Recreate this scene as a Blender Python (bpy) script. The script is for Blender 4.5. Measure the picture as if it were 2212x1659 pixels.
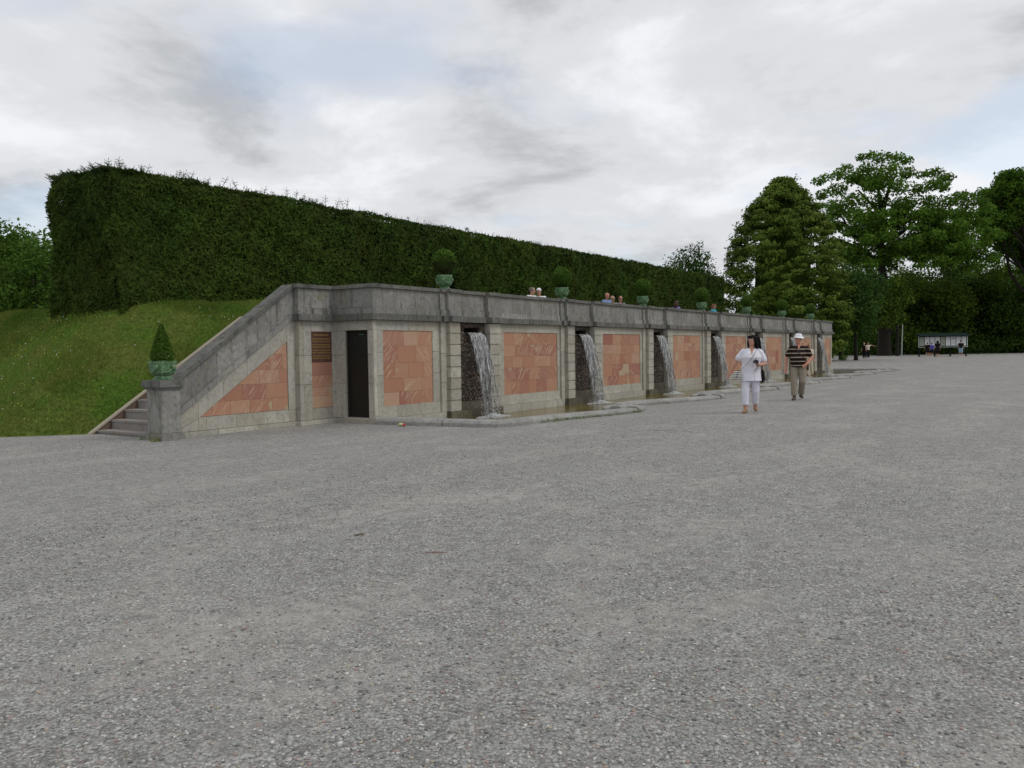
import bpy, bmesh, math, random
import numpy as np
from mathutils import Vector, Matrix
random.seed(7); RNG=np.random.default_rng(7)
scene=bpy.context.scene; COL=scene.collection
for o in list(bpy.data.objects): bpy.data.objects.remove(o)
R=math.radians
# ---------------------------------------------------------------- camera
F=1789.0; H=1.5
_roll=R(0.85); _pitch=math.atan(72.5/F); _th=math.atan(1224/F)
_fw=np.array([math.cos(_th),math.sin(_th),0]); _rt=np.array([math.sin(_th),-math.cos(_th),0]); _up=np.array([0,0,1.])
_f2=_fw*math.cos(_pitch)-_up*math.sin(_pitch); _u2=_up*math.cos(_pitch)+_fw*math.sin(_pitch)
_r3=_rt*math.cos(_roll)-_u2*math.sin(_roll); _u3=_u2*math.cos(_roll)+_rt*math.sin(_roll)
cam=bpy.data.cameras.new('camera'); cam_o=bpy.data.objects.new('camera',cam); COL.objects.link(cam_o)
cam.sensor_width=36; cam.lens=F/2212*36; cam.clip_start=.1; cam.clip_end=5000
M=Matrix.Identity(4)
for i in range(3):
    M[i][0]=_r3[i]; M[i][1]=_u3[i]; M[i][2]=-_f2[i]
M[2][3]=H
cam_o.matrix_world=M; scene.camera=cam_o
def ray(x,y): return _f2+_r3*(x-1106)/F+_u3*(829.5-y)/F
def atd(x,y,Z): return np.array([0,0,H])+ray(x,y)*Z         # a point seen in direction (x, y) at depth Z
# ---------------------------------------------------------------- world: thin overcast over a Nishita sky
W=bpy.data.worlds.new("World"); scene.world=W; W.use_nodes=True
nt=W.node_tree; N=nt.nodes; L=nt.links; N.clear()
SUN_EL=R(48); SUN_AZ=math.atan2(-0.85,0.25)   # direction towards the sun in the xy plane
def nn(t,tree=None,**k):
    n=(tree or nt).nodes.new(t)
    for a,b in k.items(): setattr(n,a,b)
    return n
sky=nn('ShaderNodeTexSky',sky_type='NISHITA',sun_disc=False,sun_elevation=SUN_EL,sun_rotation=math.pi/2-SUN_AZ,air_density=1.0,dust_density=1.5)
bgs=nn('ShaderNodeBackground'); bgs.inputs[1].default_value=.15; L.new(sky.outputs[0],bgs.inputs[0])
tc=nn('ShaderNodeTexCoord'); sp=nn('ShaderNodeSeparateXYZ'); L.new(tc.outputs['Generated'],sp.inputs[0])
def mth(op,a,b=None,c=None,tree=None):
    t=tree or nt; n=t.nodes.new('ShaderNodeMath'); n.operation=op
    for i,v in enumerate((a,b,c)):
        if v is None: continue
        if isinstance(v,(int,float)): n.inputs[i].default_value=v
        else: t.links.new(v,n.inputs[i])
    return n.outputs[0]
zc=mth('ADD',mth('MAXIMUM',sp.outputs[2],0.0),.16)
cx=mth('DIVIDE',sp.outputs[0],zc); cy=mth('DIVIDE',sp.outputs[1],zc)
cb=nn('ShaderNodeCombineXYZ'); L.new(cx,cb.inputs[0]); L.new(cy,cb.inputs[1])
def wnoise(scale,rot,sx,sy,off,detail=5,rough=.5,dist=0):
    mp=nn('ShaderNodeMapping'); mp.inputs['Rotation'].default_value=(0,0,rot); mp.inputs['Scale'].default_value=(sx,sy,1); mp.inputs['Location'].default_value=(off,off*.7,0)
    L.new(cb.outputs[0],mp.inputs[0]); n=nn('ShaderNodeTexNoise'); n.inputs['Scale'].default_value=scale; n.inputs['Detail'].default_value=detail; n.inputs['Roughness'].default_value=rough; n.inputs['Distortion'].default_value=dist
    L.new(mp.outputs[0],n.inputs['Vector']); return n.outputs['Fac']
CLOUD_OFF=3.1
big=wnoise(1.1,-_th,.9,.8,CLOUD_OFF+6.2,4,.5,.15)      # cover
med=wnoise(1.35,-_th,.85,.85,CLOUD_OFF+12.0,7,.60,.2)   # light and dark bellies
r1=nn('ShaderNodeValToRGB'); r1.color_ramp.elements[0].position=.34; r1.color_ramp.elements[0].color=(.66,.66,.66,1); r1.color_ramp.elements[1].position=.46; r1.color_ramp.elements[1].color=(1,1,1,1); r1.color_ramp.interpolation='EASE'
L.new(big,r1.inputs[0])
r2=nn('ShaderNodeValToRGB'); r2.color_ramp.interpolation='EASE'
r2.color_ramp.elements[0].position=.34; r2.color_ramp.elements[0].color=(.40,.412,.432,1)
r2.color_ramp.elements[1].position=.66; r2.color_ramp.elements[1].color=(.72,.73,.755,1)
e=r2.color_ramp.elements.new(.5); e.color=(.58,.592,.615,1)
L.new(med,r2.inputs[0])
bgc=nn('ShaderNodeBackground'); bgc.inputs[1].default_value=1.0; L.new(r2.outputs[0],bgc.inputs[0])
mx=nn('ShaderNodeMixShader'); L.new(r1.outputs[0],mx.inputs[0]); L.new(bgs.outputs[0],mx.inputs[1]); L.new(bgc.outputs[0],mx.inputs[2])
wo=nn('ShaderNodeOutputWorld'); L.new(mx.outputs[0],wo.inputs[0])
sl=bpy.data.lights.new('sun','SUN'); sl.energy=.7; sl.angle=R(18); sl.color=(1,.96,.9)
so=bpy.data.objects.new('sun',sl); COL.objects.link(so)
sd=Vector((math.cos(SUN_AZ)*math.cos(SUN_EL),math.sin(SUN_AZ)*math.cos(SUN_EL),math.sin(SUN_EL)))
so.rotation_euler=sd.to_track_quat('Z','Y').to_euler(); so.location=(0,-20,40)
scene.render.engine='CYCLES'
vs=scene.view_settings; vs.view_transform='Standard'; vs.look='None'; vs.exposure=.33; vs.gamma=1
scene.cycles.max_bounces=6; scene.cycles.transparent_max_bounces=16; scene.cycles.use_denoising=True
# ---------------------------------------------------------------- material helpers
class Mat:
    def __init__(s,name,rough=.8,spec=.3):
        s.m=bpy.data.materials.new(name); s.m.use_nodes=True; s.t=s.m.node_tree; s.b=s.t.nodes['Principled BSDF']
        s.b.inputs['Roughness'].default_value=rough; s.b.inputs['Specular IOR Level'].default_value=spec
        s.tc=s.t.nodes.new('ShaderNodeTexCoord'); s.obj=s.tc.outputs['Object']
    def n(s,t,**k): return nn(t,s.t,**k)
    def l(s,a,b): s.t.links.new(a,b)
    def math(s,op,a,b=None,c=None): return mth(op,a,b,c,s.t)
    def noise(s,scale,detail=4,rough=.55,vec=None,stretch=None,dist=0,w=None,rot=None):
        v=vec or s.obj
        if stretch or rot:
            mp=s.n('ShaderNodeMapping'); mp.inputs['Scale'].default_value=stretch or (1,1,1); mp.inputs['Rotation'].default_value=rot or (0,0,0); s.l(v,mp.inputs[0]); v=mp.outputs[0]
        n=s.n('ShaderNodeTexNoise'); n.inputs['Scale'].default_value=scale; n.inputs['Detail'].default_value=detail; n.inputs['Roughness'].default_value=rough; n.inputs['Distortion'].default_value=dist
        if w is not None: n.noise_dimensions='4D'; s.l(w,n.inputs['W'])
        s.l(v,n.inputs['Vector']); return n.outputs['Fac']
    def ramp(s,fac,*st,interp='LINEAR'):
        r=s.n('ShaderNodeValToRGB'); r.color_ramp.interpolation=interp
        el=r.color_ramp.elements
        while len(el)<len(st): el.new(.5)
        for e,(p,c) in zip(el,st):
            e.position=p; c=(c,c,c) if isinstance(c,(int,float)) else c; e.color=(*c,1)
        s.l(fac,r.inputs[0]); return r.outputs[0]
    def mix(s,f,a,b,mode='MIX'):
        m=s.n('ShaderNodeMix',data_type='RGBA',blend_type=mode)
        if isinstance(f,(int,float)): m.inputs[0].default_value=f
        else: s.l(f,m.inputs[0])
        for i,v in ((6,a),(7,b)):
            if isinstance(v,tuple): m.inputs[i].default_value=(*v,1)
            else: s.l(v,m.inputs[i])
        return m.outputs[2]
    def attr(s,name='tone'):
        a=s.n('ShaderNodeAttribute'); a.attribute_name=name; return a.outputs['Fac']
    def col(s,c):
        if isinstance(c,tuple): s.b.inputs['Base Color'].default_value=(*c,1)
        else: s.l(c,s.b.inputs['Base Color'])
        return s
    def bump(s,h,strength=.3,dist=.01):
        b=s.n('ShaderNodeBump'); b.inputs['Strength'].default_value=strength; b.inputs['Distance'].default_value=dist
        s.l(h,b.inputs['Height']); s.l(b.outputs[0],s.b.inputs['Normal']); return s
def stone_mat(name,base,dark,light,grime=.6,moss=.25,streak=True,warm=None):
    m=Mat(name,.88,.25); t=m.attr()
    c=m.mix(t,tuple(x*.86 for x in base),tuple(min(1,x*1.12) for x in base))
    if warm: c=m.mix(m.math('MULTIPLY',m.math('GREATER_THAN',m.math('FRACT',m.math('MULTIPLY',t,7.31)),.72),.45),c,warm)
    c=m.mix(m.ramp(m.noise(2.2,5,.6),(.35,0.0),(.75,.75)),c,dark)
    if streak:
        c=m.mix(m.ramp(m.noise(5,5,.65,stretch=(1.6,1.6,.14)),(.52,0.0),(.72,grime)),c,tuple(x*.38 for x in dark))
        c=m.mix(m.ramp(m.noise(7,3,.6,stretch=(1.5,1.5,.16)),(.66,0.0),(.76,.55)),c,light)
    if moss: c=m.mix(m.ramp(m.noise(1.7,4,.6,stretch=(1,1,1.3)),(.56,0.0),(.72,moss)),c,(.19,.17,.06))
    c=m.mix(m.ramp(m.noise(26,3,.6),(.66,0.0),(.74,.5)),c,light)
    c=m.mix(m.ramp(m.noise(11,5,.75),(.50,0.0),(.62,.45)),c,tuple(x*.55 for x in dark))
    g=m.noise(160,3,.7); c=m.mix(.35,c,m.ramp(g,(.3,(.25,.25,.25)),(.7,(.95,.95,.95))),'OVERLAY')
    m.col(c).bump(m.math('ADD',m.math('MULTIPLY',m.noise(40,5,.7),.7),g),.45,.006); return m.m
MT={}
MT['stone']=stone_mat('pale_granite',(.44,.42,.36),(.32,.31,.27),(.47,.46,.43),.28,.14,True,warm=(.33,.285,.21))
MT['weathered']=stone_mat('weathered_granite',(.285,.28,.258),(.135,.134,.122),(.50,.495,.47),.85,.5)
MT['kerb']=stone_mat('kerb_granite',(.31,.305,.29),(.18,.178,.165),(.50,.50,.48),.4,.3,False)
MT['coping']=stone_mat('lichened_coping',(.17,.168,.155),(.075,.075,.07),(.42,.42,.40),.8,.3)
MT['wet']=stone_mat('damp_granite',(.15,.135,.10),(.06,.055,.04),(.22,.20,.17),.6,.5)
m=Mat('joint_mortar',.95,.1); m.col((.07,.068,.062)); MT['joint']=m.m
# sandstone
m=Mat('red_sandstone',.85,.2); t=m.attr()
c=m.ramp(t,(0,(.36,.175,.115)),(.3,(.43,.225,.145)),(.62,(.46,.275,.18)),(.85,(.33,.14,.105)),(1,(.50,.34,.23)))
w=m.math('MULTIPLY',t,37.0)
f=m.math('FRACT',m.math('MULTIPLY',t,13.7))
def diag(ang,su,sv,dist):
    s_=m.n('ShaderNodeSeparateXYZ'); m.l(m.obj,s_.inputs[0]); ca,sa=math.cos(ang),math.sin(ang)
    u=m.math('ADD',m.math('MULTIPLY',s_.outputs[0],ca*su),m.math('MULTIPLY',s_.outputs[2],sa*su)); v=m.math('ADD',m.math('MULTIPLY',s_.outputs[0],-sa*sv),m.math('MULTIPLY',s_.outputs[2],ca*sv))
    cbn=m.n('ShaderNodeCombineXYZ'); m.l(u,cbn.inputs[0]); m.l(v,cbn.inputs[2]); return m.noise(1.0,3,.55,vec=cbn.outputs[0],dist=dist,w=w)
vr=diag(-.7,22,2.6,.5); vr2=diag(.75,20,2.2,.9)
vein=m.ramp(vr,(.53,0.0),(.60,.85)); vein2=m.ramp(vr2,(.54,0.0),(.61,.8))
c=m.mix(m.math('MULTIPLY',vein,m.math('GREATER_THAN',f,.60)),c,(.50,.36,.25))
c=m.mix(m.math('MULTIPLY',vein2,m.math('LESS_THAN',f,.25)),c,(.50,.36,.25))
blob=m.ramp(m.noise(1.6,3,.5,w=w,dist=.5),(.55,0.0),(.58,.9))
c=m.mix(m.math('MULTIPLY',blob,m.math('GREATER_THAN',m.math('FRACT',m.math('MULTIPLY',t,29.3)),.80)),c,(.46,.38,.25))
c=m.mix(m.ramp(m.noise(9,4,.6,stretch=(1,1,2)),(.4,0.0),(.8,.35)),c,(.31,.15,.12))
m.col(c).bump(m.noise(60,4,.7),.3,.004); MT['sand']=m.m
m=Mat('tread_stone',.9,.2); c=m.mix(m.ramp(m.noise(2,4),(.45,0.0),(.7,.6)),(.27,.255,.235),(.25,.175,.14)); c=m.mix(m.ramp(m.noise(12,4),(.5,0.0),(.7,.5)),c,(.14,.13,.11)); m.col(c).bump(m.noise(60,4,.7),.4,.005); MT['tread']=m.m
m=Mat('riser_stone',.9,.2); c=m.mix(m.noise(5,4),(.20,.12,.085),(.13,.11,.09)); m.col(c).bump(m.noise(60,4,.7),.3,.004); MT['riser']=m.m
m=Mat('worn_stringer',.9,.2); c=m.mix(m.noise(6,4),(.30,.26,.20),(.42,.38,.30)); m.col(c).bump(m.noise(60,4,.7),.3,.004); MT['stringer']=m.m
# gravel
def gravel(name,far=False):
    m=Mat(name,.92,.25)
    def vor(s,feat='F1'):
        v=m.n('ShaderNodeTexVoronoi'); v.inputs['Scale'].default_value=s; v.feature=feat; m.l(m.obj,v.inputs['Vector']); return v
    a=vor(58); b=vor(120)
    sepa=m.n('ShaderNodeSeparateColor'); m.l(a.outputs['Color'],sepa.inputs[0]); sepb=m.n('ShaderNodeSeparateColor'); m.l(b.outputs['Color'],sepb.inputs[0])
    ca=m.ramp(sepa.outputs[0],(0,(.14,.138,.132)),(.25,(.285,.283,.270)),(.55,(.405,.402,.382)),(.82,(.53,.525,.50)),(.97,(.60,.585,.55)))
    ca=m.mix(m.math('MULTIPLY',m.math('GREATER_THAN',sepa.outputs[1],.86),.6),ca,(.30,.17,.14))
    ca=m.mix(m.math('MULTIPLY',m.math('GREATER_THAN',sepa.outputs[2],.88),.5),ca,(.34,.30,.20))
    cb_=m.ramp(sepb.outputs[0],(0,(.19,.189,.182)),(.5,(.385,.382,.363)),(1,(.57,.563,.535)))
    dust=m.noise(.55,5,.6,dist=.4,stretch=(1,1.6,1)); dk=m.noise(3.3,4,.6,dist=.6)
    c=m.mix(m.ramp(dk,(.42,.85),(.6,.25)),cb_,ca)
    gap=m.ramp(a.outputs['Distance'],(.40,0.0),(.80,.8)); c=m.mix(gap,c,(.10,.098,.095))
    c=m.mix(m.ramp(dust,(.48,0.0),(.66,.7)),c,(.41,.39,.355))
    c=m.mix(m.ramp(m.noise(.16,4,.6),(.36,.25),(.6,0.0)),c,(.26,.257,.24))
    c=m.mix(m.ramp(m.noise(9,5,.75,stretch=(1,1,1)),(.34,.55),(.58,0.0)),c,(.13,.127,.122)); c=m.mix(m.ramp(m.noise(24,4,.7),(.55,0.0),(.70,.30)),c,(.50,.49,.47))
    h=m.math('ADD',m.math('MULTIPLY',m.math('SUBTRACT',1.0,a.outputs['Distance']),1.0),m.math('MULTIPLY',m.math('SUBTRACT',1.0,b.outputs['Distance']),.4))
    m.col(c).bump(h,.75,.012); return m.m
MT['gravel']=gravel('loose_gravel')
m=Mat('gravel_stones',.85,.3); t=m.attr(); c=m.ramp(t,(0,(.16,.16,.155)),(.16,(.265,.263,.25)),(.4,(.37,.367,.348)),(.66,(.46,.455,.43)),(.85,(.33,.24,.21)),(.89,(.38,.34,.27)),(.93,(.30,.32,.30)),(.97,(.60,.585,.55)),interp='CONSTANT'); m.col(c).bump(m.noise(300,3),.3,.002); MT['pebble']=m.m
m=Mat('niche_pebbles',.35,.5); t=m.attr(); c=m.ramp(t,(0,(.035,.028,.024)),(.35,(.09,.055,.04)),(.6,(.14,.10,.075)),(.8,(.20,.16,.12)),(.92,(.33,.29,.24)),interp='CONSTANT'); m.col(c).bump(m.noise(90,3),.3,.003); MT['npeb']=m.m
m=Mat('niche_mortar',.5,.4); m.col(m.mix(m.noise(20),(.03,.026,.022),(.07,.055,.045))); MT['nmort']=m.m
m=Mat('dark_void',.9,.1); m.col((.015,.013,.012)); MT['void']=m.m
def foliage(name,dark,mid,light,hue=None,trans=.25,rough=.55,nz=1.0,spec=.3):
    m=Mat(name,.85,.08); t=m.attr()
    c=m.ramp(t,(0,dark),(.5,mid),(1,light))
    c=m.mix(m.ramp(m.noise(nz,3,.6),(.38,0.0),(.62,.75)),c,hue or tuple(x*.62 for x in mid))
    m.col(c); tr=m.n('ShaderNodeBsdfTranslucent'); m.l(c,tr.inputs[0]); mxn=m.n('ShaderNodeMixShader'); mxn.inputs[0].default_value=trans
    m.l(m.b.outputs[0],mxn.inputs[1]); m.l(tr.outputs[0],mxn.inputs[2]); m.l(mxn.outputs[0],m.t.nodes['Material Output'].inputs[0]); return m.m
MT['hedge']=foliage('spruce_hedge_foliage',(0.0224,0.0426,0.0101),(0.0426,0.0840,0.0131),(0.0739,0.1322,0.0202),(0.0560,0.0739,0.0141),.15,.6,.7)
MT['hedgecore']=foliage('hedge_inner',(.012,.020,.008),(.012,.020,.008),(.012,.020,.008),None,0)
MT['spruce']=foliage('spruce_shoots',(.05,.075,.035),(.06,.095,.04),(.085,.12,.05),None,.15)
MT['topiary']=foliage('box_foliage',(.025,.055,.010),(.065,.135,.018),(.16,.25,.045),(.05,.105,.014),.2,.5,3.0)
MT['topiary_dry']=foliage('dry_box_foliage',(.04,.035,.018),(.06,.055,.025),(.09,.08,.035),None,.2,.5,3.0)
MT['oak']=foliage('oak_foliage',(0.0477,0.0931,0.0161),(0.0976,0.1957,0.0242),(0.1627,0.2981,0.0375),(0.0759,0.1490,0.0161),.28,.5,.15)
MT['linden']=foliage('linden_foliage',(0.0493,0.0829,0.0134),(0.1120,0.1770,0.0246),(0.2184,0.2968,0.0616),(0.0694,0.1098,0.0157),.3,.5,.25)
MT['forest']=foliage('forest_foliage',(0.0246,0.0500,0.0103),(0.0490,0.0983,0.0141),(0.1021,0.1786,0.0206),(0.0408,0.0803,0.0103),.2,.6,.12)
MT['forest2']=foliage('forest_foliage_yellow',(0.0382,0.0612,0.0101),(0.0763,0.1310,0.0151),(0.1431,0.2097,0.0226),(0.0477,0.0874,0.0101),.2,.6,.12)
MT['bush']=foliage('shrub_foliage',(0.0408,0.0822,0.0151),(0.0816,0.1719,0.0237),(0.1633,0.2840,0.0538),(0.0490,0.0897,0.0129),.28,.5,.8)
MT['young']=foliage('young_tree_foliage',(0.0207,0.0517,0.0115),(0.0437,0.0978,0.0184),(0.0862,0.1610,0.0345),(0.0253,0.0575,0.0115),.25,.5,.5)
m=Mat('bark',.9,.1); m.col(m.mix(m.noise(6,4,stretch=(1,1,.2)),(.016,.014,.011),(.042,.037,.030))).bump(m.noise(8,4,stretch=(1,1,.2)),.5,.03); MT['bark']=m.m
# grass
m=Mat('lawn_soil',.95,.1); c=m.mix(m.ramp(m.noise(.9,5,.6),(.4,0.0),(.62,1.0)),(.090,.165,.020),(.145,.170,.036)); c=m.mix(m.ramp(m.noise(14,4,.7),(.35,0.0),(.7,.6)),c,(.035,.062,.012)); m.col(c).bump(m.noise(30,4,.7),.8,.03); MT['lawn']=m.m
MT['blade']=foliage('grass_blades',(0.0528,0.1104,0.0154),(0.1091,0.2050,0.0283),(0.2025,0.2763,0.0578),(0.1761,0.2050,0.0449),.3,.6,.9)
m=Mat('flower_white',.7); m.col((.75,.75,.70)); MT['white_fl']=m.m
m=Mat('flower_yellow',.7); m.col((.50,.46,.06)); MT['yellow_fl']=m.m
# water
m=Mat('basin_water',.06,.5); m.b.inputs['IOR'].default_value=1.33
c=m.mix(m.ramp(m.noise(.9,4,.6,stretch=(.6,1.5,1)),(.4,0.0),(.6,1.0)),(.115,.105,.016),(.17,.125,.03)); m.col(c); m.b.inputs['Specular IOR Level'].default_value=.35
m.bump(m.math('ADD',m.noise(9,3,.6,stretch=(.6,1.4,1)),m.math('MULTIPLY',m.noise(30,2,.5),.4)),.35,.02); MT['water']=m.m
def fall_mat(name,streak):
    m=Mat(name,.12,.6); m.b.inputs['IOR'].default_value=1.33
    m.col(m.mix(m.ramp(m.noise(26,3,.6,stretch=(1,1,.07)),(.42,0.0),(.62,1.0)),(.17,.175,.178),(.86,.87,.875)))
    tr=m.n('ShaderNodeBsdfTransparent'); mxn=m.n('ShaderNodeMixShader')
    if streak:
        a=m.noise(26,3,.55,stretch=(1,.2,.035)); low=m.n('ShaderNodeSeparateXYZ'); m.l(m.obj,low.inputs[0])
        hgt=m.ramp(m.math('MULTIPLY',m.math('ADD',low.outputs[2],.2),.46),(0,.50),(.45,.30),(1,.12))
        f=m.math('GREATER_THAN',m.math('MULTIPLY',a,1.0),m.math('ADD',hgt,.12)); 
        a2=m.ramp(a,(.42,.22),(.60,.75)); b2=m.math('MULTIPLY',a2,m.math('ADD',m.math('MULTIPLY',f,.6),.4)); m.l(b2,mxn.inputs[0])
    else: mxn.inputs[0].default_value=.62
    m.l(tr.outputs[0],mxn.inputs[1]); m.l(m.b.outputs[0],mxn.inputs[2]); m.l(mxn.outputs[0],m.t.nodes['Material Output'].inputs[0]); return m.m
MT['sheet']=fall_mat('falling_water_sheet',True); MT['drops']=fall_mat('falling_water_strands',False)
m=Mat('foam',.4,.4); m.col((.60,.61,.61)); MT['foam']=m.m
# small materials
def plain(name,c,rough=.7,spec=.3,bump=None,var=.25,metal=0):
    m=Mat(name,rough,spec); m.col(m.mix(m.noise(bump or 12,4),tuple(x*(1-var) for x in c),tuple(min(1,x*(1+var*.6)) for x in c))); m.b.inputs['Metallic'].default_value=metal
    if bump: m.bump(m.noise(bump,3),.35,.01)
    MT[name]=m.m; return m.m
plain('skin',(.50,.27,.19),.55,.35,None,.1); plain('skin_red',(.52,.24,.17),.55,.35,None,.1)
plain('linen_white',(.74,.73,.80),.85,.1,14,.06); plain('trouser_white',(.68,.67,.76),.85,.1,12,.08)
plain('khaki',(.27,.235,.185),.85,.1,12,.12); plain('hat_white',(.80,.80,.84),.85,.1,20,.04); plain('leather_tan',(.30,.16,.08),.5,.4)
plain('shoe_brown',(.085,.06,.045),.6,.3); plain('hair_black',(.010,.009,.010),.75,.12,40,.4); plain('hair_grey',(.16,.14,.12),.6,.3,40); plain('hair_blond',(.42,.32,.17),.6,.3,40); plain('hair_red',(.20,.085,.04),.6,.3,40); plain('hair_brown',(.06,.035,.022),.6,.3,40)
plain('black_plastic',(.012,.012,.014),.35,.5); plain('lens_glass',(.02,.02,.03),.1,.6); plain('metal_frame',(.6,.6,.58),.3,.5,None,.1,1.0); plain('lip',(.35,.12,.10),.5)
plain('strap_brown',(.05,.03,.028),.6); plain('cream_cloth',(.62,.56,.44),.85,.1,14,.1); plain('blue_shirt',(.20,.29,.50),.85,.1,14); plain('purple_shirt',(.33,.22,.55),.85,.1,14)
plain('teal_shirt',(.04,.33,.45),.85,.1,14); plain('black_cloth',(.012,.012,.013),.85,.1,14); plain('denim_pale',(.26,.38,.46),.85,.1,14); plain('pink_red',(.40,.05,.09),.8); plain('royal_blue',(.06,.07,.42),.8)
plain('steel_pole',(.36,.40,.38),.5,.4); plain('board_green',(.006,.016,.013),.8,.1); plain('panel_white',(.66,.67,.68),.5,.3,None,.1); plain('panel_print',(.34,.38,.30),.6,.3,9,.6); plain('panel_text',(.14,.14,.15),.7)
plain('door_paint',(.016,.014,.011),.55,.3,None,.25); plain('door_vent',(.014,.020,.019),.45,.4); plain('door_mark',(.10,.22,.20),.5,.3); plain('brass',(.42,.32,.08),.45,.4)
plain('plaque_stone',(.115,.048,.04),.6,.3,20,.25); plain('soil',(.03,.022,.016),.95,.1); plain('litter_cream',(.52,.47,.26),.5,.3,40); plain('litter_red',(.48,.02,.03),.3,.5); plain('leaf_dry',(.34,.22,.08),.7); plain('twig',(.24,.11,.085),.8)
m=Mat('floral_cloth',.85); m.col(m.ramp(m.noise(30,2),(.45,(.06,.05,.06)),(.52,(.55,.45,.45)),interp='CONSTANT')); MT['floral']=m.m
m=Mat('green_glaze',.28,.5); c=m.mix(m.ramp(m.noise(9,4,.6),(.4,0.0),(.65,1.0)),(.05,.13,.05),(.13,.235,.105)); c=m.mix(m.ramp(m.noise(30,3),(.6,0.0),(.68,.8)),c,(.30,.42,.30)); m.col(c).bump(m.noise(18,4),.5,.02); MT['glaze']=m.m
m=Mat('green_glaze_chipped',.4,.4); c=m.mix(m.ramp(m.noise(25,3),(.45,0.0),(.55,1.0)),(.16,.30,.17),(.46,.28,.16)); m.col(c); MT['glaze2']=m.m
def stripes(name,a,b,freq,duty,axis=2,off=0,tilt=0):
    m=Mat(name,.85,.1); s=m.n('ShaderNodeSeparateXYZ'); m.l(m.obj,s.inputs[0])
    v=m.math('ADD',s.outputs[axis],m.math('MULTIPLY',m.noise(5,2),.02))
    f=m.math('FRACT',m.math('ADD',m.math('MULTIPLY',v,freq),off)); k=m.math('LESS_THAN',f,duty); m.col(m.mix(k,a,b)); m.bump(m.noise(14,3),.4,.01); MT[name]=m.m
m=Mat('striped_polo',.85,.1); s=m.n('ShaderNodeSeparateXYZ'); m.l(m.obj,s.inputs[0]); v=m.math('ADD',s.outputs[2],m.math('MULTIPLY',m.noise(5,2),.015))
f=m.math('FRACT',m.math('MULTIPLY',v,9.2)); c=m.ramp(f,(0,(.022,.012,.010)),(.55,(.36,.32,.25)),(.67,(.16,.13,.10)),(.72,(.40,.36,.28)),(.80,(.022,.012,.010)),interp='CONSTANT'); m.col(c).bump(m.noise(14,3),.4,.01); MT['striped_polo']=m.m
stripes('bag_stripes',(.70,.70,.66),(.02,.02,.025),27,.42)
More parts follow.
